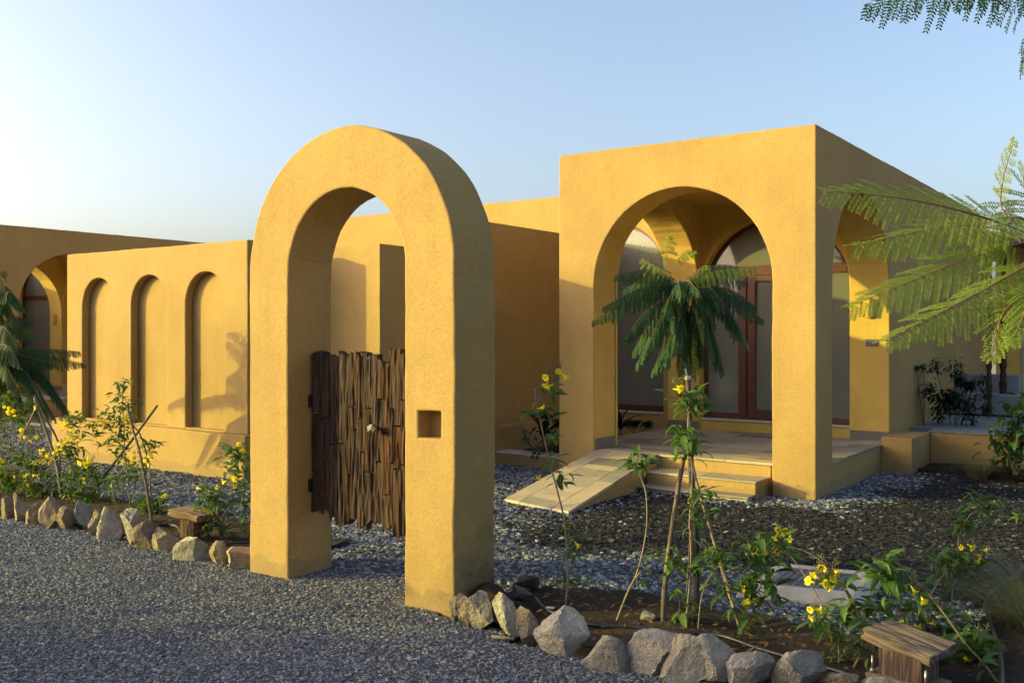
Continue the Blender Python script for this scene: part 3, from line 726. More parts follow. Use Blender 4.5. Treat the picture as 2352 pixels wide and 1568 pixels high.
for ci, (a, b) in enumerate(cols):
    zb = ZB + rp.uniform(-0.035, 0.03) + (0.03 if ci < 4 else 0) - (0.03 if ci in (16,) else 0); zt = ZTOP + rp.uniform(-0.018, 0.015)
    if ci in (13, 14): zt -= 0.05
    if ci in (15, 16): zt += 0.04
    n = rp.choice((2, 3, 3, 2, 3)); zs = [zb] + sorted(zb + (zt-zb)*(k + rp.uniform(-0.28, 0.28))/n for k in range(1, n)) + [zt]
    for k in range(n):
        th = rp.uniform(0.048, 0.064); w = (b-a)*rp.uniform(1.12, 1.24)
        me = plank_mesh(w, zs[k+1]-zs[k]-0.004, th, 0.065 if k == n-1 else 0.004, 0.085 if k == 0 else 0.004, rp.uniform(0, 90))
        o = link('plank', me, leafe); o.location = Vector(((a+b)/2, LY - rp.uniform(-0.004, 0.006), zs[k])) - L0; o.rotation_euler = (0, rp.uniform(-0.004, 0.004), 0)
kb = bmesh.new(); bmesh.ops.create_icosphere(kb, subdivisions=1, radius=0.034)
kn = link('knob', bm_mesh('knob', kb, M['pewter']), leafe); kn.location = Vector((-4.205, LY-0.085, 1.000)) - L0; kn.rotation_euler = (0.4, 0.3, 0.2)
kst = MB(); kst.tube([(-4.205, LY-0.02, 1.000), (-4.205, LY-0.075, 1.000)], 0.012, 8); ks = link('knob_stem', kst.me('knob_stem', M['pewter'], True), leafe); ks.location = -L0
for z in (1.145, 0.585):
    h = MB(); h.tube([(-4.806, 4.475, z-0.042), (-4.806, 4.475, z+0.042)], 0.011, 10); h.box((-4.8155, 4.465, z-0.04), (-4.808, 4.52, z+0.04))
    ho = link('hinge', h.me('hinge', M['black_metal']), leafe); ho.location = -L0

# ------------------------------------------------------------------ edging stones along the drive
def rock_mesh(seed, w, d, h, sub=4):
    rs = random.Random(seed); bm = bmesh.new(); bmesh.ops.create_icosphere(bm, subdivisions=sub, radius=1.0)
    planes = []
    for _ in range(13):
        n = Vector((rs.gauss(0, 1), rs.gauss(0, 1), rs.gauss(0, 0.7))).normalized(); planes.append((n, rs.uniform(0.36, 0.72)))
    off = Vector((rs.uniform(0, 50), rs.uniform(0, 50), rs.uniform(0, 50)))
    for v in bm.verts:
        p = v.co.copy()
        for n, dd in planes:
            k = p.dot(n)
            if k > dd: p -= n*(k-dd)
        p += noise.noise_vector(p*1.6+off)*0.07 + noise.noise_vector(p*4.5+off)*0.05 + noise.noise_vector(p*13+off)*0.03
        v.co = p
    xs = [v.co for v in bm.verts]
    mn = [min(c[i] for c in xs) for i in range(3)]; mx = [max(c[i] for c in xs) for i in range(3)]
    rs0 = rs.uniform(-0.3, 1.4)
    for v in bm.verts:
        q = [(v.co[i]-mn[i])/(mx[i]-mn[i]) for i in range(3)]
        taper = 1.0 - 0.35*max(0, q[2]-0.45)*rs0
        v.co = ((q[0]-.5)*w*taper, (q[1]-.5)*d*taper, q[2]*h)
    me = bm_mesh('rock', bm, None, True)
    me.set_sharp_from_angle(angle=math.radians(24))
    return me
def stone(px0, px1, ytop, ybase, mat, label, seed, group, dd=0.0, ex=1.0, name='edging_stone'):
    g = gnd((px0+px1)/2, ybase); D = depth_of(g); w = (px1-px0)/FPX*D*ex; h = (ybase-ytop)/FPX*D
    dep = min(max(0.55*w, 0.10), 0.17)
    ctr = g + Vector((-ST, CT, 0))*(dep*0.35 + dd)
    bury = 0.05; hh = h*(1+0.02) + bury
    me = rock_mesh(seed, w*1.25, dep*1.25, hh*(0.95 if px0 > 1000 else 1.03)); me.materials.append(M[mat])
    o = link(name, me, None, (ctr.x, ctr.y, -bury), (0, 0, TH*0.85 + random.Random(seed).uniform(-0.2, 0.2)))
    return tag(o, label, 'stone', group)
GL, GR = 'stones edging the left flower bed', 'stones edging the right flower bed'
def A(x): return x*.27344
def Ay(y): return 857.5+.27344*y
LS = [(-60, 0, 1045, 1195, 'rock_tan', 'tan edging stone cut off by the left picture edge'),
      (2, 95, 1042, 1212, 'rock_tan', 'split tan edging stone nearest the left picture edge'),
      (100, 212, 1020, 1237, 'rock_tan', 'tall brown edging stone, second from the left picture edge'),
      (208, 325, 1095, 1262, 'rock_tan', 'short ribbed tan stone between two tall ones at far left'),
      (328, 495, 1040, 1297, 'rock_tan', 'tall pointed brown stone, fourth from the left picture edge'),
      (468, 608, 1130, 1307, 'rock_tan', 'orange brown edging stone just left of the pale blocky one'),
      (610, 735, 1075, 1307, 'rock_grey', 'pale upright blocky stone in the left edging row'),
      (732, 845, 1160, 1362, 'rock_tan', 'small lumpy brown stone right of the pale upright one'),
      (832, 1008, 1125, 1397, 'rock_grey', 'largest grey faceted stone in the left edging row'),
      (990, 1145, 1158, 1442, 'rock_grey', 'flat topped grey stone right of the largest left stone'),
      (1125, 1288, 1255, 1472, 'rock_tan', 'pointed tan stone, fifth from the arch in the left row'),
      (1272, 1498, 1305, 1482, 'rock_tan', 'broad honey coloured stone in front of the left wooden lamp')]
for i, (a, b, t, bb, m, lb) in enumerate(LS): stone(A(a), A(b), Ay(t), Ay(bb), m, lb, 100+i*3, GL)
def B(x): return 306.25+.29306*x
def By(y): return 857.5+.29306*y
for i, (a, b, t, bb, m, lb) in enumerate([(332, 570, 1280, 1452, 'rock_grey', 'rounded grey brown stone, third from the arch on the left'),
      (572, 728, 1320, 1477, 'rock_tan', 'pale tan stone, second from the arch on the left'),
      (732, 900, 1370, 1522, 'rock_tan', 'squat tan stone touching the left leg of the arch')]): stone(B(a), B(b), By(t), By(bb), m, lb, 160+i*5, GL)
def C_(x): return 1010.6+.3125*x
def Cy(y): return 1163.75+.3125*y
RS = [(75, 165, 655, 835, 'rock_dark', 'dark crumbly stone wedged against the right leg of the arch'),
      (125, 238, 640, 872, 'rock_tan', 'narrow tan stone beside the right leg of the arch'),
      (215, 385, 612, 897, 'rock_grey', 'pale upright stone, second from the arch on the right'),
      (392, 582, 610, 922, 'rock_grey', 'tall pointed white grey stone in the right edging row'),
      (555, 735, 727, 1002, 'rock_tan', 'smaller stone leaning on the tall pointed pale one'),
      (712, 1078, 742, 1092, 'rock_grey', 'broad domed grey stone with a scrap of paper on top'),
      (1072, 1385, 928, 1202, 'rock_grey', 'five sided flat grey stone right of the broad domed one'),
      (1388, 1780, 902, 1235, 'rock_grey', 'biggest rounded grey stone in the right edging row'),
      (1665, 2010, 928, 1295, 'rock_grey', 'slanting grey stone right of the biggest rounded one'),
      (1902, 2210, 938, 1320, 'rock_grey', 'pale rounded standing stone, fourth from the right end'),
      (2140, 2440, 1050, 1345, 'rock_grey', 'low pointed grey stone, third from the right end')]
for i, (a, b, t, bb, m, lb) in enumerate(RS): stone(C_(a), C_(b), Cy(t), Cy(bb), m, lb, 220+i*7, GR)
stone(1792, 1893, 1490, 1588, 'rock_grey', 'tall pale grey stone left of the right wooden lamp', 307, GR)
stone(1905, 1975, 1543, 1592, 'rock_tan', 'small tan stone lying below the right wooden lamp', 311, GR)
stone(1985, 2060, 1553, 1600, 'rock_grey', 'small pale stone at the foot of the right wooden lamp', 313, GR)
# small loose stones on the soil
for i, (x, y, r, m, lb) in enumerate([(1490, 1433, 22, 'rock_grey', 'small grey rock lying on the soil behind the right stones'),
        (1200, 1378, 26, 'rock_dark', 'reddish dark clod beside the hose near the right arch leg'),
        (1215, 1355, 30, 'rock_dark', 'dark clod on the soil heap near the right arch leg'),
        (498, 1178, 16, 'rock_dark', 'small dark stone beside the left wooden lamp')]):
    g = gnd(x, y); D = depth_of(g); w = 2*r/FPX*D
    me = rock_mesh(500+i, w, w*.8, w*.6, 2); me.materials.append(M[m]); tag(link('loose_stone', me, None, (g.x, g.y, 0.005)), lb, 'stone')
# soil heap against the right arch leg
hp = MB(); n = 20; rings = 9; base = Vector((-3.30, 4.46, 0))
for k in range(rings+1):
    r = k/rings
    for i in range(n):
        a = 2*math.pi*i/n; x = base.x+0.24*r*math.cos(a); y = base.y+0.19*r*math.sin(a)
        z = 0.16*math.cos(r*math.pi/2)**1.3 + 0.035*noise.noise(Vector((x*14, y*14, 2))) - 0.02*r
        hp.V.append((x, y, z))
for k in range(rings):
    for i in range(n): hp.F.append((k*n+i, (k+1)*n+i, (k+1)*n+(i+1) % n, k*n+(i+1) % n))
tag(link('soil_heap', hp.me('soil_heap', M['soil'], True)), 'dark soil heap piled against the right leg of the arch', 'soil')
# paper scrap on the domed stone
g = at(1263, 1396, 4.97); pm = MB(); pm.add([(-.022,-.008,0),(.02,-.012,.004),(.024,.008,.006),(-.018,.012,.002),(-.022,-.008,.0015),(.02,-.012,.0055),(.024,.008,.0075),(-.018,.012,.0035)], [(0,3,2,1),(4,5,6,7),(0,1,5,4),(1,2,6,5),(2,3,7,6),(3,0,4,7)])
tag(link('paper_scrap', pm.me('paper_scrap', M['white']), None, g, (0.1, 0.1, 0.5)), 'small white paper scrap lying on the broad domed stone', 'litter')

# ------------------------------------------------------------------ wooden path lamps
def bollard(label, loc, rz, w, d, h, sw, sd, tilt, base=False):
    e = empty('path_lamp', loc, rz, label, 'path lamp', 'wooden path lamps')
    def rough_block(name, x0, x1, y0, y1, z0, z1, mat, seed, nx=8, ny=6, nz=8, amp=0.004, ax=0):
        bm = bmesh.new(); bmesh.ops.create_cube(bm, size=1.0)
        bmesh.ops.subdivide_edges(bm, edges=bm.edges[:], cuts=7, use_grid_fill=True)
        for v in bm.verts:
            q = v.co + Vector((.5, .5, .5)); p = Vector((x0+(x1-x0)*q.x, y0+(y1-y0)*q.y, z0+(z1-z0)*q.z))
            f = [60, 60, 60]; f[ax] = 7
            nv = noise.noise_vector(Vector((p.x*f[0]+seed, p.y*f[1], p.z*f[2])))
            v.co = p + nv*amp
        bmesh.ops.bevel(bm, geom=[ed for ed in bm.edges if ed.calc_face_angle(0) > 1.2], offset=0.003, segments=1, affect='EDGES')
        return bm_mesh(name, bm, M[mat], False)
    link('post', rough_block('post', -w/2, w/2, -d/2, d/2, -0.03, h, 'post_wood', 3.0, amp=0.006, ax=2), e)
    s = link('cap', rough_block('cap', -sw/2, sw/2, -sd/2, sd/2, 0, 0.045, 'slab_wood', 9.0, amp=0.011, ax=0), e, (0, 0, h+0.001)); s.rotation_euler = tilt
    if base:
        b = MB(); b.box((-w/2-0.05, -d/2-0.035, -0.04), (w/2+0.05, d/2+0.03, 0.016)); link('base', bevel_me(b.me('base', M['rock_tan']), 0.01), e)
        for x in (-w/2-0.022, w/2+0.022):
            t = MB(); t.tube([(x, -d/2-0.012, 0.017), (x, -d/2-0.012, 0.095)], 0.0055, 8); t.tube([(x, -d/2-0.012, 0.02), (x, -d/2-0.012, 0.034)], 0.012, 6); link('bolt', t.me('bolt', M['steel'], True), e)
    return e
bollard('wooden path lamp with a weathered slab cap at the bottom right', (-1.075, 4.70, 0.0), math.radians(-16), 0.215, 0.15, 0.155, 0.335, 0.235, (math.radians(4), math.radians(7), 0), True)
bollard('wooden path lamp with a plank cap left of the arch', (-6.285, 4.66, 0.0), math.radians(2), 0.165, 0.15, 0.19, 0.345, 0.23, (math.radians(2), math.radians(3), 0))

# ------------------------------------------------------------------ inspection cover
mh = empty('inspection_cover', (-1.95, 6.04, 0), 0, 'cream concrete inspection cover with a dimpled grey plate in the gravel', 'manhole')
pc4 = [Vector((-2.149, 5.737)), Vector((-1.712, 5.840)), Vector((-1.745, 6.305)), Vector((-2.187, 6.235))]
ctr = sum(pc4, Vector((0, 0)))/4
def ring(k, z): return [(ctr.x+(p.x-ctr.x)*k, ctr.y+(p.y-ctr.y)*k, z) for p in pc4]
vv = ring(1.62, -0.06) + ring(1.58, 0.015) + ring(1.36, 0.062) + ring(1.005, 0.062) + ring(1.005, 0.03)
F = []
for k in range(4):
    for i in range(4): F.append((k*4+i, k*4+(i+1) % 4, (k+1)*4+(i+1) % 4, (k+1)*4+i))
F.append((16, 17, 18, 19))
cm = mesh('surround', vv, F, M['concrete']); bevel_me(cm, 0.008, 2, 20); wlink('surround', cm, mh)
vv = ring(0.985, 0.031) + ring(0.985, 0.060); wlink('plate', mesh('plate', vv, [(4,5,6,7),(0,1,5,4),(1,2,6,5),(2,3,7,6),(3,0,4,7)], M['plate']), mh)
dm = MB()
for i in range(9):
    for j in range(9):
        if 3 <= i <= 5 and 4 <= j <= 5: continue
        s, t = (i+1)/10, (j+1)/10
        p = (pc4[0]*(1-s)+pc4[1]*s)*(1-t) + (pc4[3]*(1-s)+pc4[2]*s)*t
        k = len(dm.V); m = 8
        for rr, zz in ((0.017, 0.0605), (0.013, 0.0645)):
            for q in range(m): dm.V.append((p.x+rr*math.cos(q*6.2832/m), p.y+rr*math.sin(q*6.2832/m), zz))
        for q in range(m): dm.F.append((k+q, k+(q+1) % m, k+m+(q+1) % m, k+m+q))
        dm.F.append(tuple(k+m+q for q in range(m)))
tag(wlink('dimples', dm.me('dimples', M['dimple']), mh), kind='stuff')

# ------------------------------------------------------------------ irrigation hoses
def hose(label, pts, r=0.011):
    P = smooth_path(pts, 8); m = MB(); m.tube(P, r, 8); c = Vector(pts[0])
    me = m.me('hose', M['hose'], True); tag(link('hose', me), label, 'hose')
hz = 0.035
hose('black irrigation hose lying along the soil behind the right stones', [gnd(x, y, hz) for x, y in ((1230, 1372), (1258, 1400), (1342, 1431), (1470, 1441), (1560, 1452), (1652, 1458), (1745, 1489), (1860, 1521), (1945, 1546))])
hose('thick black hose curving down the right picture edge', [gnd(x, y, hz) for x, y in ((2352, 1300), (2318, 1330), (2280, 1356), (2268, 1372), (2263, 1395), (2280, 1440), (2293, 1480), (2300, 1530), (2301, 1580))], 0.012)
hose('black hose end poking out beside the left wooden lamp', [gnd(x, y, 0.03) for x, y in ((360, 1206), (390, 1204), (408, 1210), (414, 1222))], 0.010)
hose('thin pipe lying on the soil beside the left arch leg', [gnd(x, y, 0.03) for x, y in ((510, 1248), (540, 1246), (572, 1245))], 0.008)
tw = MB(); tw.tube([gnd(1130, 1461, 0.01), gnd(1180, 1466, 0.02)], 0.009, 6); tag(link('twig', tw.me('twig', M['stem'], True)), 'pale dry twig lying below the pale pointed stones', 'twig')

# ------------------------------------------------------------------ right hand terrace, neighbouring house and furniture
tr = empty('terrace', (-0.5, 12.5, 0), 0, 'low ochre terrace wall with pale stone coping at the right behind the shrub', 'terrace')
wlink('terrace_wall', boxme('terrace_wall', (-2.598, 12.45, -0.1), (4.0, 12.75, 0.395), M['stucco'], 0.012), tr)
wlink('coping', boxme('coping', (-2.62, 12.44, 0.398), (4.0, 12.95, 0.42), M['terrace_stone'], 0.004), tr)
wlink('terrace_floor', boxme('terrace_floor', (X1+0.003, 12.952, -0.1), (4.0, 19.0, 0.40), M['terrace_stone']), tr)
wlink('kerb', boxme('kerb', (-2.58, 11.74, -0.05), (3.0, 11.80, 0.05), M['soil'], 0.01), tr)
nb = empty('neighbour_house', (0, 21, 0), 0, 'beige house wall beyond the terrace at the far right', 'house')
wlink('wall', boxme('wall', (-3.02, 20.0, -0.1), (-2.63, 24, 3.2), M['plaster'], 0.01), nb)
wlink('side_wall', boxme('side_wall', (-2.63, 20.35, -0.1), (5, 24, 3.2), M['sill'], 0.01), nb)
wlink('roof_slab', boxme('roof_slab', (-3.9, 19.2, 3.2), (5, 24, 3.42), M['room'], 0.01), nb)
for i, (px, lb) in enumerate(((2272, 'slimmer carved dark wooden post behind the terrace bench'), (2304, 'thicker carved dark wooden post beyond the terrace bench'))):
    p = at(px, 764, 13.6 + i*0.35); m = MB(); pts = []; rad = []
    for k in range(60):
        z = 0.42 + 2.35*k/59; pts.append((p.x, p.y, z)); rad.append((0.045 if i else 0.035)*(1+0.16*math.sin(z*46)+0.12*math.sin(z*17)))
    m.tube(pts, rad, 8); tag(link('carved_post', m.me('carved_post', M['old_wood'], True)), lb, 'post')
bn = empty('terrace_bench', (-2.0, 14.6, 0.42), 0, 'white masonry terrace bench with a stepped back at the far right', 'bench')
bx = at(2230, 900, 14.0); bx0 = bx.x
wlink('seat', boxme('seat', (bx0-0.45, bx.y, 0.42), (bx0+1.2, bx.y+0.6, 0.72), M['white'], 0.02), bn)
wlink('backrest', boxme('backrest', (bx0-0.45, bx.y+0.602, 0.42), (bx0+0.55, bx.y+0.8, 0.98), M['white'], 0.02), bn)
cl = MB(); cv = [(bx0+0.45+0.3*i/6, bx.y+0.1+0.3*j/3, 0.728+0.02*math.sin(i*1.3+j)) for j in range(4) for i in range(7)]
cl.add(cv + [(a, b, c-0.006) for a, b, c in cv], [(j*7+i, j*7+i+1, (j+1)*7+i+1, (j+1)*7+i) for j in range(3) for i in range(6)])
tag(link('red_cloth', cl.me('red_cloth', M['red_cloth'], True)), 'folded red cloth lying on the white terrace bench', 'cloth')

# ------------------------------------------------------------------ planting
def leaf_mesh(name, mat, droop, width, rows=7, fold=0.25, wave=0.0, seed=0):
    V = []; F = []
    a = 0.25; p = Vector((0, 0, 0)); 
    for i in range(rows+1):
        t = i/rows
        w = width*(math.sin(math.pi*min(1, t**0.75))**0.9)*(1-0.15*t) + 0.004
        if i == rows: w = 0.002
        ang = a - droop*t
        N = Vector((-math.sin(ang), 0, math.cos(ang)))
        z = wave*math.sin(t*17+seed)
        for s in (-1, 0, 1):
            V.append(tuple(p + Vector((0, s*w, 0)) + N*(abs(s)*w*fold + (z if s else 0))))
        p = p + Vector((math.cos(ang), 0, math.sin(ang)))/rows
    for i in range(rows):
        for s in (0, 1):
            k = i*3+s; F.append((k, k+1, k+4, k+3))
    return mesh(name, V, F, M[mat], True)
LEAF = {m: [leaf_mesh('leaf', m, d, w, 7, f, 0.012, i) for i, (d, w, f) in enumerate(((0.5, .15, .3), (1.0, .17, .25), (1.5, .16, .35), (2.0, .15, .3), (0.8, .13, .5)))] for m in ('leaf',)}
LEAF['dry'] = [leaf_mesh('leaf', 'leaf_dry', 2.2, .10, 6, 0.9, 0.03, 1), leaf_mesh('leaf', 'leaf_dry', 1.2, .08, 6, 1.2, 0.03, 2)]
LEAF['ficus'] = [leaf_mesh('leaf', 'ficus', d, .22, 7, .3, 0.015, i) for i, d in enumerate((0.8, 1.5, 2.2))]
def flower_mesh():
    V = []; F = []; n = 15
    rings = [(0.0, 0.0022), (0.012, 0.004), (0.026, 0.0075), (0.034, 0.011)]
    for x, r in rings:
        for i in range(n):
            a = 2*math.pi*i/n; V.append((x, r*math.cos(a), r*math.sin(a)))
    for fx, fr in ((0.038, 0.017), (0.037, 0.0215)):
        for i in range(n):
            a = 2*math.pi*i/n; lob = 0.80+0.20*abs(math.cos(a*2.5)); V.append((fx-0.004*(1-lob)*3, fr*lob*math.cos(a), fr*lob*math.sin(a)))
    for k in range(5):
        for i in range(n): F.append((k*n+i, k*n+(i+1) % n, (k+1)*n+(i+1) % n, (k+1)*n+i))
    return mesh('flower', V, F, M['petal'], True)
FLOWER = flower_mesh()
def bud_mesh():
    m = MB()
    for k in range(9):
        a = k*2.4; b = Vector((0.012*math.cos(a), 0.012*math.sin(a), 0.004*k)); m.tube([(0, 0, 0.003*k), tuple(b), tuple(b+Vector((0.004*math.cos(a), 0.004*math.sin(a), 0.006)))], [0.0012, 0.0016, 0.0025], 5)
    m.tube([(0, 0, -0.03), (0, 0, 0.03)], 0.0018, 5)
    return m.me('flower_buds', M['stem_green'], True)
BUDS = bud_mesh()
RP = random.Random(41)
CAMAZ = math.atan2(-CT, ST)            # azimuth pointing from the garden towards the lens
def put_leaf(par, me, p, az, el, roll, sc, name='leaf'):
    return link(name, me, par, p, (roll, -el, az), sc)
def plant(label, root, stems, clusters, flowers=(), size=0.098, group='yellow trumpet bushes', mats='leaf', stem_r=0.0055, kind='trumpet_bush', cat='shrub', jit=0.05, D=None, dense=1.0, buds=True, stem_mat='stem'):
    g = gnd(*root) if D is None else at(root[0], root[1], D)
    D = depth_of(g)
    e = empty(kind, (g.x, g.y, 0), 0, label, cat, group); L = Vector((g.x, g.y, 0))
    def W(px, py, j=1.0): return at(px, py, D + RP.uniform(-jit, jit)*j) - L
    nodes = []
    for st in stems:
        r = stem_r
        if len(st) > 1 and isinstance(st[-1], float): r = st[-1]; st = st[:-1]
        P = [at(x, y, D + (0 if i == 0 else RP.uniform(-jit, jit)*0.7)) - L for i, (x, y) in enumerate(st)]
        if st[0] == root: P[0] = Vector((0, 0, -0.02))
        P = smooth_path(P, 6); m = MB(); n = len(P); m.tube(P, [r*(1-0.5*i/(n-1)) for i in range(n)], 6)
        link('stem', m.me('stem', M[stem_mat], True), e); nodes += P
    tw = MB()
    for c in clusters:
        x, y, n = c[:3]; s = c[3] if len(c) > 3 else 1.0; ctr = W(x, y)
        if nodes:
            q = min(nodes, key=lambda v: (v-ctr).length)
            if (q-ctr).length > 0.01: tw.tube(smooth_path([q, (q+ctr)/2+Vector((0, 0, 0.01)), ctr], 4), 0.0026, 5)
        n = max(2, int(n*dense*1.15+0.5))
        for k in range(n):
            az = 2*math.pi*k/n*1.618*2 + RP.uniform(-0.5, 0.5); el = RP.uniform(-0.75, 0.65); up = RP.uniform(-0.6, 0.9)*0.03*s*(1+n*0.06)
            off = Vector((math.cos(az), math.sin(az), 0))*0.012*math.sqrt(n)*RP.random()
            sc = size*s*RP.uniform(0.65, 1.2)
            put_leaf(e, RP.choice(LEAF[mats]), ctr + off + Vector((0, 0, up)), az, el, RP.uniform(-0.6, 0.6), sc)
    for f in flowers:
        x, y, n = f; ctr = W(x, y)
        if nodes:
            q = min(nodes, key=lambda v: (v-ctr).length)
            if 0.01 < (q-ctr).length < 0.4: tw.tube(smooth_path([q, (q+ctr)/2+Vector((0, 0, 0.015)), ctr], 4), 0.002, 5)
        for k in range(n):
            az = CAMAZ + RP.uniform(-1.5, 1.5); el = RP.uniform(-0.9, 0.5)
            off = Vector((RP.uniform(-1, 1), RP.uniform(-1, 1), RP.uniform(-1, 1)))*0.013*n**0.6
            put_leaf(e, FLOWER, ctr+off, az, el, RP.uniform(0, 6), RP.uniform(0.9, 1.2), 'flower')
        if buds: put_leaf(e, BUDS, ctr+Vector((0, 0, 0.02)), RP.uniform(0, 6), 0, RP.uniform(-0.4, 0.4), 1.0, 'flower_buds')
    if tw.V: link('twigs', tw.me('twigs', M['stem_green'], True), e)['kind'] = 'stuff'
    return e
def z4(x, y): return ((1800+x/1.96)*.6125, (1300+y/1.96)*.6125)
def z8(x, y): return (C_(x), Cy(y))
def zc(x, y): return ((2500+x/3.136)*.6125, (1900+y/3.136)*.6125)
def zr(x, y): return ((2950+x/2.571)*.6125, (1950+y/2.571)*.6125)
def zA(x, y): return (A(x), Ay(y))
def zB(x, y): return (B(x), By(y))
def zD(x, y): return (x*.23445, 826.9+.23445*y)
def CL(f, lst): return [(*f(c[0], c[1]), *c[2:]) for c in lst]

# ---- right bed
r1 = z8(918, 745)
plant('slender trumpet bush with five yellow blooms on top right of the arch', r1, [[r1, z8(940, 480), z8(915, 120), z4(575, 1080), z4(500, 800), z4(425, 450), z4(405, 320), z4(432, 293), z4(470, 300), z4(520, 300)]],
      CL(z4, [(510, 330, 9, 1.1), (455, 500, 7), (520, 500, 5), (520, 680, 6, .8), (540, 850, 7), (570, 980, 9), (640, 970, 4), (665, 1340, 6, .7), (665, 1500, 6, .8)]) + CL(z8, [(965, 360, 6, .9), (950, 550, 9, .9), (990, 200, 4, .6)]),
      CL(z4, [(508, 200, 1), (560, 198, 1), (590, 180, 1), (490, 245, 1), (548, 270, 1), (455, 945, 1), (700, 1425, 1), (422, 440, 1)]), stem_r=0.0062)
r2 = z8(1280, 860)
plant('bare curved stem with one leafy tuft on top beside the steps', r2, [[r2, z8(1370, 650), z8(1450, 480), z8(1500, 280), z8(1522, 100), z4(1220, 1080), z4(1190, 980), z4(1155, 890)], [z8(1440, 520), z8(1480, 470)]],
      CL(z4, [(1155, 850, 16), (1110, 860, 6), (1210, 870, 7), (1160, 800, 6, .8)]) + CL(z8, [(1490, 490, 5, .8), (1450, 580, 3, .7)]), [], stem_r=0.006)
r3 = z8(1800, 900)
plant('trumpet bush climbing up beside the feathery young tree trunk', r3, [[r3, z8(1840, 500), z8(1845, 200), z4(1540, 1300), z4(1560, 900), z4(1530, 640), z4(1540, 360)]],
      CL(z4, [(1500, 390, 10), (1570, 380, 10), (1540, 440, 9), (1600, 470, 5), (1440, 400, 4), (1490, 640, 12, 1.1), (1470, 690, 7), (1560, 680, 7), (1490, 800, 7), (1560, 800, 9, 1.1), (1540, 720, 6), (1545, 1310, 5), (1640, 1110, 8), (1600, 1220, 8), (1690, 1090, 6), (1650, 1200, 5)]),
      CL(z4, [(1430, 300, 1), (1455, 292, 1)]), stem_r=0.006)
r5 = z8(1790, 880)
plant('low leafy trumpet bush at the foot of the leaning stake', (r5[0]-12, r5[1]-3), [[(r5[0]-12, r5[1]-3), z8(1760, 600), z8(1700, 330)]],
      CL(z8, [(1640, 320, 9), (1680, 400, 6), (1740, 460, 9, 1.1), (1800, 450, 5), (1720, 610, 6, .8), (1770, 680, 7), (1780, 820, 9, 1.1), (1740, 870, 5), (1850, 850, 4)]), [], stem_r=0.005)
r6 = zc(880, 1500)
plant('trumpet bush leaning along the thin pale stake', (r6[0]+14, r6[1]), [[(r6[0]+14, r6[1]), zc(800, 1200), zc(700, 850), zc(610, 560), zc(520, 470)], [zc(370, 1430), zc(400, 1120), zc(470, 880), zc(630, 680), zc(820, 580), 0.0035]],
      CL(zc, [(450, 560, 7), (530, 560, 8, 1.1), (600, 530, 6), (430, 700, 4), (650, 650, 4), (640, 1000, 6), (700, 1000, 5), (560, 920, 4, .8), (820, 1200, 4), (930, 1500, 6)]), [], stem_r=0.005)
r7 = zc(1010, 1470)
plant('bushy trumpet bush with scattered yellow blooms left of the inspection cover', r7, [[r7, zc(930, 1160), zc(1100, 950), zc(1110, 750), zc(1150, 600), zc(1280, 480), zc(1440, 470)], [zc(1110, 740), zc(980, 620), zc(900, 480)]],
      CL(zc, [(880, 500, 7), (960, 460, 6, .8), (930, 620, 9), (1060, 640, 10), (1150, 680, 8), (1100, 430, 6, 1.2), (1250, 370, 7), (1330, 430, 7), (1430, 540, 8), (1300, 600, 7, 1.2), (1210, 720, 6, 1.2), (1000, 830, 6, 1.5), (1110, 860, 5, 1.1), (1240, 880, 8, 1.2), (1260, 1000, 6, 1.2), (1180, 1060, 5), (960, 960, 7), (850, 930, 6), (950, 1230, 5, 1.3), (1090, 1130, 4, 1.2), (830, 1260, 4)]),
      CL(zc, [(1290, 250, 1), (1450, 330, 1), (1500, 370, 1), (1315, 340, 1), (1000, 550, 1), (1190, 540, 1), (1300, 470, 1), (940, 1010, 2), (950, 1080, 2), (1020, 1040, 2), (1345, 300, 1)]), stem_r=0.005)
r8 = zr(640, 1390)
plant('trumpet bush with the big yellow flower cluster in front of the inspection cover', r8, [[r8, zr(735, 1230), zr(740, 1100), zr(680, 880), zr(590, 690), zr(480, 530), zr(420, 500)], [zr(400, 890), zr(250, 650), zr(60, 370), zr(-60, 300), 0.0032], [zr(480, 530), zr(330, 390), zr(150, 285), zr(0, 260), 0.0032]],
      CL(zr, [(490, 610, 4, 1.2), (510, 570, 2, 1.1), (610, 720, 5, 1.1), (690, 750, 5, 1.2), (580, 880, 5, 1.4), (650, 900, 5, 1.3), (760, 900, 5, 1.2), (700, 1010, 6, 1.1), (800, 1200, 4, 1.6), (850, 1300, 4, 1.2), (830, 800, 3, 1.5)]),
      CL(zr, [(345, 430, 1), (310, 480, 1), (375, 500, 1), (340, 510, 1), (430, 520, 1), (470, 480, 1), (420, 565, 1), (290, 585, 1), (325, 590, 1), (395, 605, 1), (255, 545, 1)]), stem_r=0.0055, jit=0.03)
r9 = (zr(2060, 1550))
plant('trumpet bush stem slanting over the wooden lamp to a broad leafy head', r9, [[r9, zr(1900, 1380), zr(1760, 1230), zr(1600, 1010), zr(1380, 720), zr(1220, 570), zr(1070, 470), zr(950, 520)]],
      CL(zr, [(930, 500, 11, 1.05), (860, 470, 5, 1.0), (1010, 560, 8, 1.15), (920, 600, 7, 1.1), (970, 680, 4, 1.1), (840, 390, 3, 1.1), (920, 390, 3, 1.1), (1100, 600, 5, 1.5), (760, 520, 4, 1.2), (1340, 600, 5, .7), (1850, 1420, 3, 1.1), (1940, 1490, 2)]),
      CL(zr, [(1220, 610, 1), (1300, 703, 1)]), stem_r=0.006)
r10 = zr(1110, 990)
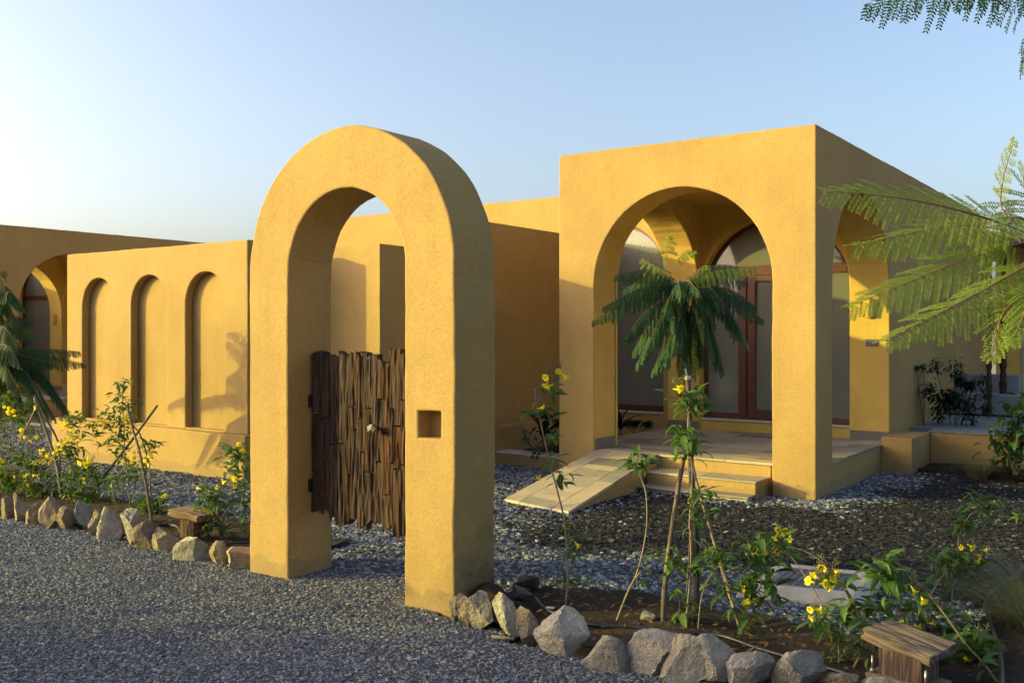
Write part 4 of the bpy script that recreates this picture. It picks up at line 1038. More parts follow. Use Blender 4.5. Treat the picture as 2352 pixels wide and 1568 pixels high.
plant('upright trumpet bush with a tall second tier near the right edge', r10, [[r10, zr(1300, 820), zr(1450, 620), zr(1570, 440), zr(1650, 330), zr(1655, 200), zr(1680, 110), ((2700+1110/1.197)*.6125, (1250+830/1.197)*.6125), ((2700+1180/1.197)*.6125, (1250+760/1.197)*.6125)], [zr(1545, 1040), zr(1590, 800), zr(1612, 480), 0.0045]],
      CL(zr, [(1480, 470, 7, 1.1), (1560, 400, 9, 1.1), (1640, 430, 8, 1.2), (1700, 380, 7, 1.2), (1540, 560, 7, 1.1), (1690, 480, 6, 1.1), (1800, 480, 7, 1.2), (1870, 580, 4, 1.1), (1460, 400, 5), (1620, 290, 5, 1.1), (1700, 50, 8, 1.1), (1740, 20, 6, 1.1)])
      + [(((2700+x/1.197)*.6125), ((1250+y/1.197)*.6125), n, s) for x, y, n, s in ((1140, 800, 9, 1.1), (1190, 770, 9, 1.2), (1210, 810, 6, 1.2), (1100, 860, 5, 1), (1160, 740, 5, 1), (1240, 760, 4, 1.1))],
      CL(zr, [(1745, 275, 1), (1760, 220, 1), (1850, 270, 1), (1820, 350, 1), (1880, 360, 1)]), stem_r=0.006, D=5.7)
r11 = zr(1400, 1090)
plant('low spreading trumpet bush behind the right wooden lamp', r11, [[r11, zr(1380, 900)], [r11, zr(1200, 860)]],
      CL(zr, [(1400, 900, 8, 1.3), (1480, 960, 7, 1.2), (1350, 980, 6, 1.1), (1150, 850, 6, 1.4), (1050, 880, 5, 1.3), (1220, 830, 6, 1.2), (900, 880, 5, 1.4), (1500, 820, 4, 1.2), (1620, 900, 5, .9), (1520, 1070, 7, 1.4), (1200, 700, 3, 1.3)]),
      CL(zr, [(1310, 1000, 1), (1365, 985, 1), (1070, 945, 1), (1090, 965, 1)]), size=0.085)
r12 = zr(1800, 1330)
plant('dark green trumpet bush right of the wooden lamp', r12, [[r12, zr(1820, 1150)], [r12, zr(1700, 1200)]],
      CL(zr, [(1830, 1110, 10, 1.2), (1780, 1200, 9, 1.4), (1700, 1150, 7, 1.4), (1880, 1220, 7, 1.3), (1820, 1290, 7, 1.4), (1620, 1280, 7, 1.4), (1560, 1330, 7, 1.3), (1500, 1380, 6, 1.2), (1680, 1330, 5, 1.2), (1640, 1130, 5, 1.3)]),
      CL(zr, [(1930, 1105, 1), (1780, 1310, 1), (1690, 1295, 1), (1845, 1110, 1)]), size=0.085)
r13 = zr(500, 1360)
plant('small trumpet bush with one yellow bloom left of the big flower cluster', r13, [[r13, zr(505, 1250), zr(490, 1100), zr(440, 960), zr(370, 930)]],
      CL(zr, [(330, 980, 7, 1.1), (400, 960, 7, 1.1), (420, 1040, 5, 1), (290, 1010, 4, 1.1), (430, 1150, 5, .8), (560, 1150, 4, .8), (480, 960, 3, 1.2)]), CL(zr, [(270, 880, 2), (280, 905, 1)]))
for i, (x, y, n, sc, lb) in enumerate(((450, 1350, 26, 0.035, 'tiny weeds sprouting at the foot of the small trumpet bush'), (1060, 1350, 0, 0, ''), (2200, 1300, 10, 0.03, 'tiny weed on the bare soil at the right edge'), (590, 1330, 14, 0.04, 'low weed tuft beside the curved trumpet stem base'))):
    if n: plant(lb, zr(x, y), [], [(zr(x, y)[0]+RP.uniform(-22, 22), zr(x, y)[1]+RP.uniform(-14, 4), 5) for _ in range(n//4+1)], size=sc, group='small weeds', kind='weed', cat='weed', buds=False)
# grey wispy weed before the right lamp
def wisp(label, base, D, n, h, spread, mat='weed'):
    g = at(*base, D); e = empty('wispy_weed', (g.x, g.y, 0.02), 0, label, 'weed'); m = MB(); lf = MB(); rs = random.Random(5)
    for i in range(n):
        a = rs.uniform(0, 6.28); l = h*rs.uniform(.6, 1.1); q = Vector((math.cos(a), math.sin(a), 0))
        P = [Vector((0, 0, 0)) + q*spread*(t**1.4)*rs.uniform(.8, 1.2) + Vector((0, 0, l*t-0.25*l*t*t)) for t in (0, .25, .5, .75, 1)]
        P = smooth_path(P, 4); m.tube(P, 0.0013, 4)
        for p in P[4:]:
            for k in range(2):
                d = Vector((rs.uniform(-1, 1), rs.uniform(-1, 1), rs.uniform(-.4, .8))).normalized()*0.011; s = d.cross(Vector((0, 0, 1))).normalized()*0.003
                lf.add([tuple(p), tuple(p+d*.5+s), tuple(p+d), tuple(p+d*.5-s)], [(0, 1, 2, 3)])
    link('stems', m.me('stems', M['weed'], True), e)['kind'] = 'stuff'; link('foliage', lf.me('foliage', M[mat]), e)['kind'] = 'stuff'
wisp('grey wispy weed growing in front of the right wooden lamp', zr(1480, 1580), 4.55, 16, 0.16, 0.10)

# ---- feathery young trees
def frond_mesh(P, npairs, plen, mat, hang=0.35, fwd=0.55, leafl=0.019, step=0.0085, rr=0.0032, t0=0.12, seed=0, lw=0.2, curl=0.5, tilt=0.0):
    rs = random.Random(seed); P = smooth_path(P, 10); n = len(P); LV = []; LF = []; st = MB()
    cum = [0.0]
    for i in range(1, n): cum.append(cum[-1] + (P[i]-P[i-1]).length)
    tot = cum[-1]
    def pos(s):
        for i in range(1, n):
            if cum[i] >= s:
                f = (s-cum[i-1])/max(1e-9, cum[i]-cum[i-1]); return P[i-1].lerp(P[i], f), (P[i]-P[i-1]).normalized()
        return P[-1], (P[-1]-P[-2]).normalized()
    st.tube(P, [rr*(1-0.75*i/(n-1)) for i in range(n)], 6)
    for k in range(npairs):
        t = t0 + (1-t0)*k/(npairs-1); p, T = pos(t*tot*0.999)
        S = T.cross(Vector((0, 0, 1)))
        S = S.normalized() if S.length > 0.15 else Vector((CT, ST, 0))
        if tilt: S = (S*(1-tilt) + T.cross(Vector((-ST, CT, 0)))*tilt*(1 if T.cross(Vector((-ST, CT, 0))).z > 0 else -1)).normalized()
        prof = (0.55+0.45*math.sin(math.pi*min(1.0, 0.15+0.75*t)))*(1.0-0.45*max(0, t-0.7)/0.3)
        for sg in (-1, 1):
            L = plen*prof*rs.uniform(0.72, 1.14)
            d = (S*sg*(1-fwd*0.4) + T*(fwd*(0.6+0.8*t)) + Vector((0, 0, -hang*rs.uniform(.6, 1.45)))).normalized()
            m = max(5, int(L/step)); q = p.copy(); dd = d.copy(); pts = [q.copy()]
            for j in range(m):
                dd = (dd + Vector((0, 0, -curl/m))).normalized(); q = q + dd*(L/m); pts.append(q.copy())
                N = dd.cross(S*sg); N = N.normalized() if N.length > 1e-3 else Vector((0, 0, 1))
                B_ = T - dd*T.dot(dd); B_ = B_.normalized() if B_.length > 0.1 else S
                up = B_.cross(dd).normalized()
                fall = 1.0-0.45*(j/m)**2
                for s2 in (-1, 1):
                    ld = (B_*s2*0.86 + dd*0.5 + up*rs.uniform(-0.12, 0.22)).normalized()*leafl*fall*rs.uniform(.88, 1.1)
                    wd = dd*(leafl*lw)
                    kk = len(LV); LV.extend([tuple(q), tuple(q+ld*0.5-wd), tuple(q+ld), tuple(q+ld*0.5+wd)]); LF.append((kk, kk+1, kk+2, kk+3))
            pm_ = MB(); pm_.tube(pts[::4]+[pts[-1]], 0.0009, 3, False); kk = len(LV); LV.extend(pm_.V); LF.extend([tuple(i+kk for i in f) for f in pm_.F])
    return LV, LF, st
def frond(par, L, pts, spacing, plen, mat, **kw):
    q = smooth_path([Vector(p) for p in pts], 6); ln = sum((b-a).length for a, b in zip(q[:-1], q[1:])); npairs = max(6, int(ln*(1-kw.get('t0', .12))/spacing)); plen = min(plen, ln*0.42)
    LV, LF, st = frond_mesh([Vector(p)-L for p in pts], npairs, plen, mat, **kw)
    o = link('frond', mesh('frond', LV, LF, M[mat], False), par)
    link('rachis', st.me('rachis', M['rachis'], True), o); return o

# central young tree
TB = gnd(1597, 1433); TD = depth_of(TB)
ft = empty('feathery_tree', (TB.x, TB.y, 0), 0, 'staked young feathery tree with drooping dark fronds before the porch', 'tree'); LT = Vector((TB.x, TB.y, 0))
tk = MB(); tp = [(1597, 1440), (1600, 1300), (1594, 1180), (1587, 1065), (1583, 930), (1579, 863), (1572, 800), (1574, 720), (1572, 650)]
TP = smooth_path([at(x, y, TD)-LT for x, y in tp], 5); tk.tube(TP, [0.020-0.009*i/(len(TP)-1) for i in range(len(TP))], 9)
link('trunk', tk.me('trunk', M['bark'], True), ft)
wb = MB(); wb.tube(smooth_path([at(x, y, TD-0.002)-LT for x, y in ((1600.5, 1320), (1599, 1280), (1596, 1215))], 4), 0.0211, 9); link("wet_bark", wb.me('wet_bark', M['bark_dark'], True), ft)
tb = MB(); tb.tube([at(1580, 862, TD)-LT, at(1579, 872, TD)-LT], 0.0175, 9); tb.tube(smooth_path([at(x, y, TD-0.02)-LT for x, y in ((1562, 822), (1572, 838), (1578, 862))], 4), 0.005, 6); link('tie', tb.me('tie', M['tape'], True), ft)
def zT(x, y): return ((2250+x/2.7033)*.6125, (870+y/2.7033)*.6125)
FR = [ # (points in the crown, depth offsets base..tip, material)
 ([(690, 330), (670, 190), (690, 60)], (0, 0, .02), 'frond_young', .09, .1), ([(780, 300), (860, 200), (950, 190)], (0, -.05, -.08), 'frond_young', .06, .2),
 ([(720, 420), (560, 330), (450, 270)], (0, -.08, -.12), 'frond_young', .07, .3), ([(760, 480), (480, 380), (180, 430)], (0, -.1, -.15), 'frond', .085, .5),
 ([(800, 520), (430, 560), (50, 740)], (0, -.1, -.18), 'frond', .10, .8), ([(830, 620), (520, 760), (260, 1050)], (0, -.05, -.1), 'frond', .11, .8),
 ([(840, 680), (620, 880), (490, 1170)], (0, -.1, -.14), 'frond', .11, .7), ([(850, 660), (720, 640), (660, 820)], (0, -.28, -.42), 'frond', .11, .7),
 ([(860, 700), (740, 960), (640, 1260)], (0, -.12, -.16), 'frond', .11, .6), ([(880, 760), (840, 1100), (800, 1440)], (0, -.08, -.06), 'frond', .085, .6),
 ([(860, 720), (780, 980), (740, 1200)], (0, -.18, -.22), 'frond', .11, .6), ([(930, 680), (1060, 840), (1150, 1230)], (0, -.12, -.15), 'frond', .12, .6),
 ([(920, 740), (1000, 980), (1050, 1300)], (0, -.02, 0), 'frond', .11, .6), ([(940, 640), (1220, 680), (1400, 970)], (0, -.05, -.08), 'frond', .11, .8),
 ([(930, 600), (1110, 560), (1260, 760)], (0, -.2, -.3), 'frond', .10, .7), ([(930, 560), (1280, 560), (1550, 730)], (0, 0, 0), 'frond', .10, .8),
 ([(920, 500), (1240, 370), (1560, 360)], (0, -.03, -.05), 'frond_young', .08, .5), ([(900, 480), (1150, 340), (1380, 340)], (0, .15, .25), 'frond', .10, .5),
 ([(880, 470), (1030, 360), (1080, 340)], (0, -.1, -.14), 'frond_young', .06, .2), ([(860, 520), (1000, 480), (1220, 560)], (0, .25, .4), 'frond', .10, .6),
 ([(840, 520), (700, 470), (560, 520)], (0, .25, .38), 'frond', .10, .6), ([(850, 500), (900, 500), (1000, 600)], (0, -.3, -.45), 'frond', .10, .7),
 ([(840, 520), (800, 500), (820, 640)], (0, -.3, -.45), 'frond', .10, .7), ([(880, 700), (900, 800), (930, 1100)], (0, .25, .35), 'frond', .11, .6)]
for i, (pp, dz, mt, pl_, hg) in enumerate(FR):
    frond(ft, LT, [at(*zT(*p), TD+d) for p, d in zip(pp, dz)], 0.025, pl_*1.15, mt, hang=hg+.2, seed=i, leafl=0.0145, step=0.006, rr=0.003, curl=1.3, lw=0.23, t0=0.08)
    if mt == 'frond': frond(ft, LT, [at(zT(*p)[0]+(10 if i % 2 else -12)*k, zT(*p)[1]+16*k, TD+d+.09*k) for k, (p, d) in enumerate(zip(pp, dz))], 0.026, pl_*1.15, mt, hang=hg+.45, seed=i+300, leafl=0.0145, step=0.006, rr=0.003, curl=1.5, lw=0.23, t0=0.08)
def stake(label, pts, D, r, mat='stake', group='garden stakes', name='stake'):
    P = [at(x, y, d) for (x, y), d in zip(pts, D)]; m = MB(); P = smooth_path(P, 5); m.tube(P, [r*(1-0.25*i/(len(P)-1)) for i in range(len(P))], 8)
    return tag(link(name, m.me('stake', M[mat], True)), label, 'stake', group)
stake('thick brown stake leaning against the young tree from the left', [z8(1640, 885), z8(1655, 560), z4(1440, 1150), z4(1490, 860), z4(1505, 780)], [5.27, 5.28, 5.3, 5.33, 5.33], 0.016)
stake('thin pale stake leaning against the young tree from the right', [zc(885, 1500), zc(700, 900), zc(560, 420), z4(1590, 980), z4(1545, 720), z4(1543, 440)], [5.12, 5.18, 5.22, 5.26, 5.29, 5.3], 0.0085, 'stem')
stake('thin grey stake just left of the young tree trunk', [z8(1815, 640), z8(1835, 300), z4(1545, 1340), z4(1552, 1000)], [5.45, 5.42, 5.4, 5.36], 0.006)

# left feathery tree, its trunk just outside the picture
LB = at(-20, 1098, 10.35); LD = 10.35; LL = Vector((LB.x, LB.y, 0))
lt = empty('feathery_tree', LL, 0, 'feathery tree at the left picture edge with dark spreading fronds', 'tree')
tk = MB(); TP = smooth_path([at(x, y, LD)-LL for x, y in ((-18, 1098), (-10, 1000), (-14, 860), (-8, 740), (-16, 640))], 5); tk.tube(TP, [0.035-0.012*i/(len(TP)-1) for i in range(len(TP))], 9); link('trunk', tk.me('trunk', M['bark'], True), lt)
def zL(x, y): return (x*.6125/2.0911, (1000+y/2.0911)*.6125)
FL = [([(-60, 450), (60, 200), (190, 330)], (0, -.1, -.1)), ([(-60, 420), (20, 160), (120, 230)], (0, .1, .1)), ([(-60, 300), (-20, 60), (30, 30)], (0, 0, 0)), ([(-60, 520), (100, 390), (235, 440)], (0, 0, 0)),
      ([(-60, 560), (110, 470), (240, 570)], (0, .15, .2)), ([(-60, 640), (300, 640), (610, 660)], (0, .1, .15)), ([(-60, 660), (180, 700), (420, 760)], (0, -.1, -.1)),
      ([(-60, 720), (280, 780), (530, 1120)], (0, 0, 0)), ([(-60, 760), (200, 830), (430, 1180)], (0, .12, .2)), ([(-60, 780), (180, 800), (330, 1060)], (0, -.12, -.2)), ([(-60, 800), (100, 900), (190, 1090)], (0, 0, 0)),
      ([(-60, 700), (60, 800), (120, 960)], (0, -.2, -.3)), ([(-60, 620), (60, 620), (150, 760)], (0, -.25, -.4)), ([(-60, 480), (40, 480), (130, 640)], (0, -.2, -.3)), ([(-60, 820), (20, 950), (40, 1080)], (0, .1, .1)),
      ([(-60, 740), (-300, 760), (-480, 960)], (0, 0, 0)), ([(-60, 640), (-100, 640), (-200, 800)], (0, -.4, -.6)), ([(-60, 600), (-150, 560), (-260, 700)], (0, .4, .7))]
for i, (pp, dz) in enumerate(FL):
    frond(lt, LL, [at(*zL(*p), LD+d) for p, d in zip(pp, dz)], 0.030, .17, 'frond', hang=.75, seed=50+i, leafl=0.018, step=0.008, rr=0.005, curl=1.2, lw=0.24)
    frond(lt, LL, [at(zL(*p)[0]+(6 if i % 2 else -9)*k, zL(*p)[1]+14*k, LD+d+.14*k) for k, (p, d) in enumerate(zip(pp, dz))], 0.030, .17, 'frond', hang=.9, seed=450+i, leafl=0.018, step=0.008, rr=0.005, curl=1.2, lw=0.24)

# near feathery tree whose limbs reach in from the right
ND = 3.15; NB = at(2470, 1500, ND); NL = Vector((NB.x, NB.y, 0))
ne = empty('feathery_tree', NL, 0, 'near feathery tree reaching in from the right picture edge', 'tree')
tk = MB(); TP = smooth_path([Vector((0, 0, 0))]+[at(x, y, ND)-NL for x, y in ((2455, 1200), (2440, 900), (2425, 700), (2400, 560), (2410, 200), (2440, -120))], 6); tk.tube(TP, [0.030-0.012*i/(len(TP)-1) for i in range(len(TP))], 9); link('trunk', tk.me('trunk', M['bark'], True), ne)
def zN(x, y): return ((3000+x/2.2405)*.6125, (600+y/2.2405)*.6125)
NF = [([(1990, 640), (1450, 455), (870, 325), (250, 260)], (0, -.05, -.1, -.1), .13, .35, 'frond_near'), ([(1990, 760), (1700, 590), (1250, 560), (520, 700)], (0, .02, .0, .05), .13, .7, 'frond_near'),
      ([(1990, 660), (1810, 710), (1250, 885), (470, 1210)], (0, 0, .05, .1), .125, .55, 'frond_near'), ([(2050, 830), (1850, 920), (1430, 1150), (760, 1490)], (0, -.08, -.12, -.15), .12, .8, 'frond_near'),
      ([(1990, 640), (1715, 440), (1700, 200), (1790, -130)], (0, .05, .08, .1), .065, .25, 'frond_near'), ([(2060, 1050), (1860, 1160), (1700, 1300), (1620, 1620)], (0, -.1, -.15, -.15), .10, .6, 'frond_young'),
      ([(2000, 620), (1850, 480), (1720, 560)], (0, -.3, -.45), .10, .7, 'frond_young'), ([(2060, 700), (1960, 900), (1760, 1060), (1600, 1130)], (0, .05, .05, .1), .10, .5, 'frond_near'),
      ([(2060, 900), (1960, 1060), (1880, 1300), (1800, 1480)], (0, -.15, -.2, -.2), .10, .6, 'frond_near'), ([(2060, 560), (1900, 300), (1880, 100)], (0, .1, .15), .09, .2, 'frond_near')]
for i, (pp, dz, pl_, hg, mt) in enumerate(NF):
    frond(ne, NL, [at(*zN(*p), ND+d) for p, d in zip(pp, dz)], 0.029, pl_*1.02, mt, hang=hg*0.5, seed=80+i, leafl=0.0185, step=0.0078, rr=0.0042, curl=0.4, t0=0.14, lw=0.22, tilt=0.62)
for i, (pp, dz) in enumerate((([(2460, -190), (2300, -70), (2150, -25), (2000, 15)], (0, 0, 0, 0)), ([(2460, -190), (2380, -40), (2330, -20), (2200, -15)], (0, -.1, -.15, -.2)), ([(2460, -150), (2420, -30), (2370, 60), (2350, 150)], (0, .1, .1, .1)))):
    frond(ne, NL, [at(p[0], p[1]-12, 2.9+d) for p, d in zip(pp, dz)], 0.036, .15, 'frond', hang=.9, seed=95+i, leafl=0.021, step=0.0098, rr=0.004, curl=0.8, t0=0.12, lw=0.18)  # darker leaf colour stands in for the shade on these fronds' undersides
stake('pale bamboo stake poking in from the right picture edge', [zN(1592, 1175), zN(2100, 1090)], [3.2, 3.2], 0.009, 'stem')

# ---- left bed
plant('trumpet bush at far left back with orange yellow blooms', zD(150, 760), [[zD(150, 760), zD(110, 500), zD(90, 380)]], CL(zD, [(80, 370, 8), (120, 420, 6), (150, 580, 8), (190, 560, 6), (60, 440, 5), (250, 440, 10), (220, 520, 8), (300, 520, 6), (200, 640, 6)]), CL(zD, [(55, 460, 1), (110, 447, 2), (150, 452, 1), (110, 510, 2), (110, 545, 1), (85, 498, 1)]), D=9.9, dense=1.4)
rl = zD(220, 1330)
plant('trumpet bush leaning left at the left picture edge', rl, [[rl, zD(160, 1150), zD(100, 980), zD(60, 880), zD(0, 720)], [zD(170, 1200), zD(170, 1050), zD(190, 930)]],
      CL(zD, [(20, 850, 6), (60, 900, 6), (40, 1080, 8), (100, 1000, 6), (190, 950, 8), (170, 980, 6), (230, 1040, 8), (60, 1190, 12), (20, 1150, 8), (120, 1130, 8), (60, 1260, 12), (120, 1240, 6), (20, 1230, 8), (0, 1050, 6), (10, 620, 4), (60, 690, 4)]), CL(zD, [(5, 1000, 3), (105, 1105, 2), (165, 1165, 1), (240, 1130, 2)]), dense=1.4)
rl = zD(330, 1350)
plant('trumpet bush with several yellow clusters in the middle of the left bed', rl, [[rl, zD(300, 1150), zD(270, 950), zD(250, 750), zD(330, 520)], [rl, zD(380, 1150), zD(420, 980)]],
      CL(zD, [(250, 680, 5, .8), (310, 690, 5, .8), (280, 1010, 8), (320, 1050, 8), (380, 1080, 8), (300, 1120, 8), (250, 1240, 8, 1.1), (330, 1260, 10, 1.1), (390, 1290, 10, 1.1), (420, 1120, 8), (490, 1140, 5, 1.2), (480, 1300, 10, 1.1), (540, 1300, 10, 1.2), (190, 1240, 5), (440, 1230, 8), (240, 940, 5), (290, 930, 4)]),
      CL(zD, [(215, 690, 3), (255, 735, 2), (325, 750, 3), (375, 475, 1), (440, 905, 4), (495, 905, 4), (370, 980, 2), (435, 965, 3), (480, 975, 2), (380, 1025, 1), (350, 1125, 2), (280, 1190, 3), (310, 1165, 2)]), dense=1.4)
rl = zD(690, 1380)
plant('trumpet bush with large dark leaves right of the tripod stakes', rl, [[rl, zD(690, 1100), zD(670, 950), zD(700, 830), zD(760, 750)], [rl, zD(640, 1150)]],
      CL(zD, [(640, 860, 6), (690, 880, 7), (650, 940, 8), (770, 850, 4, 1.4), (720, 890, 4, 1.1), (690, 980, 7), (790, 750, 4, 1.3), (800, 790, 3, 1.2), (640, 1130, 8), (700, 1150, 7), (640, 1250, 9), (720, 1260, 9), (690, 1330, 10), (760, 1300, 8)]),
      CL(zD, [(665, 745, 2), (700, 745, 2), (605, 825, 2), (645, 810, 1), (560, 890, 3)]), dense=1.4)
rl = zD(820, 1400)
plant('low trumpet bush with a bright yellow cluster at its top in the left bed', rl, [[rl, zD(810, 1200), zD(830, 1050)]],
      CL(zD, [(760, 1100, 8), (800, 1090, 8), (860, 1090, 6), (900, 1070, 6), (770, 1180, 8), (960, 1140, 7), (1000, 1190, 7), (890, 1190, 5, 1.2), (930, 1170, 6), (850, 1280, 9), (740, 1340, 7), (930, 1280, 7), (880, 1350, 8), (800, 1320, 7)]),
      CL(zD, [(825, 1000, 4), (850, 1020, 3), (880, 1010, 2), (915, 985, 2), (845, 1140, 3), (910, 1130, 1)]), dense=1.4)
rl = zA(1100, 1150)
plant('tall trumpet bush in front of the middle niche', rl, [[rl, zA(1075, 900), zA(1050, 650), zA(1040, 400), zA(1030, 250), zA(1030, 110)], [zA(1010, 1180), zA(960, 1050), zA(930, 940)], [zA(1045, 560), zA(900, 460), zA(780, 410), zA(700, 400), 0.004]],
      CL(zA, [(1040, 80, 5), (1070, 70, 3), (985, 110, 5), (960, 180, 4), (1000, 200, 5), (1000, 260, 5), (1080, 120, 3), (950, 310, 8), (900, 370, 7), (1060, 300, 8), (1110, 260, 6), (1120, 230, 4), (1000, 390, 9), (950, 430, 8), (1040, 450, 8), (1110, 430, 7), (980, 520, 9), (930, 570, 8), (1060, 540, 8), (1010, 600, 8), (960, 640, 7), (1050, 680, 8), (1030, 740, 6), (870, 610, 4), (850, 340, 4), (860, 490, 4),
        (660, 390, 9, .9), (620, 360, 8, .9), (590, 460, 9, .9), (550, 390, 6, .8), (640, 490, 5, .8), (700, 370, 5, .8), (780, 470, 6), (770, 530, 2, 1.5), (760, 440, 4), (960, 880, 9), (1000, 930, 8), (1060, 860, 9), (1110, 820, 8), (1150, 870, 7), (1160, 760, 6), (940, 1000, 6), (1030, 1130, 5)]),
      CL(zA, [(850, 428, 2), (1070, 385, 4), (520, 420, 3), (560, 425, 3)]), stem_r=0.006, size=0.088, dense=1.25)
rl = zA(1290, 1190)
plant('trumpet bush at the foot of the dark leaning stakes in the left bed', rl, [[rl, zA(1290, 1100), zA(1260, 1000), zA(1255, 800), zA(1250, 620)]],
      CL(zA, [(1250, 1090, 9), (1210, 1070, 8), (1300, 1080, 8), (1340, 1070, 7), (1170, 1130, 6), (1270, 1140, 8), (1330, 1130, 7), (1220, 1150, 6), (1250, 590, 7), (1290, 610, 5), (1220, 600, 4), (1260, 680, 4, .8), (1300, 1180, 4), (1150, 1060, 4)]), CL(zA, [(1383, 1028, 3), (1265, 695, 3), (1240, 750, 2), (1130, 697, 2)]), dense=1.4)
rl = zB(770, 1315)
plant('trumpet bush pressed against the left leg of the arch', rl, [[rl, zB(700, 1200), zB(750, 1000), zB(800, 850), zB(815, 700)], [zB(880, 1330), zB(850, 1240), zB(790, 1120), zB(765, 980)], [zB(680, 1320), zB(700, 1180), zB(730, 1100)]],
      CL(zB, [(800, 620, 8), (750, 600, 6), (720, 640, 6), (850, 620, 6), (830, 700, 8), (780, 700, 7), (880, 690, 4), (870, 780, 6), (750, 770, 5), (840, 840, 6), (850, 930, 7), (870, 1000, 6), (830, 1000, 6), (600, 930, 9), (570, 990, 9), (640, 940, 8), (640, 1010, 8), (540, 1030, 6), (690, 1040, 5), (700, 1130, 4), (740, 1220, 6, 1.1), (830, 1180, 4), (620, 1160, 6), (600, 1230, 6), (880, 1090, 5), (830, 1270, 4)]),
      CL(zB, [(830, 585, 2), (860, 590, 1), (760, 860, 3), (795, 835, 2), (665, 855, 1), (545, 896, 1), (905, 1020, 2)]), stem_r=0.0055, dense=1.3)
stake('brown tripod stake leaning right beside the left feathery tree', [zD(600, 1300), zD(560, 1030), zD(480, 780), zD(420, 600), zD(340, 370)], [9.15, 9.2, 9.25, 9.3, 9.3], 0.017, 'stake', 'tripod stakes at the left')
stake('thin tripod stake crossing behind the brown one at the left', [zD(590, 1150), zD(570, 810), zD(450, 570), zD(340, 350)], [9.5, 9.5, 9.4, 9.32], 0.010, 'stake', 'tripod stakes at the left')
stake('pale tripod stake leaning left beside the left feathery tree', [zD(180, 830), zD(280, 620), zD(365, 440)], [9.3, 9.3, 9.3], 0.009, 'stem', 'tripod stakes at the left')
stake('brown stick slanting across the tall trumpet bush', [zA(700, 1120), zA(900, 830), zA(1100, 570), zA(1322, 268)], [9.05, 9.1, 9.15, 9.2], 0.014, 'stake')
stake('dark thin stake rising beside the left wooden lamp', [zA(1278, 1270), zA(1230, 950), zA(1170, 650), zA(1120, 480), zA(1070, 280)], [8.0, 8.1, 8.2, 8.3, 8.35], 0.012, 'stake')
stake('thin branch stake behind the dark one in the left bed', [zA(1268, 1000), zA(1240, 720), zA(1180, 520), zA(1120, 440)], [8.5, 8.5, 8.45, 8.4], 0.008, 'stake')

# fallen leaves and petals on the beds
lm = MB(); rs = random.Random(77)
for k in range(420):
    if k % 3: x = rs.uniform(-3.2, -0.9); y = rs.uniform(4.35, 5.1) + (0.3 if x > -1.6 else 0)
    else: x = rs.uniform(-12, -5.3); y = rs.uniform(4.5, 5.3)
    a = rs.uniform(0, 6.28); s_ = rs.uniform(.012, .035); X = Vector((math.cos(a), math.sin(a), rs.uniform(-.2, .3)))*s_; Y = Vector((-math.sin(a), math.cos(a), rs.uniform(-.4, .4)))*s_*.35; p0 = Vector((x, y, 0.045))
    lm.add([tuple(p0-X), tuple(p0+Y), tuple(p0+X), tuple(p0-Y)], [(0, 1, 2, 3)])
tag(link('leaf_litter', lm.me('leaf_litter', M['leaf_dry'])), 'dry brown leaves scattered on the flower bed soil', 'leaves', kind='stuff')

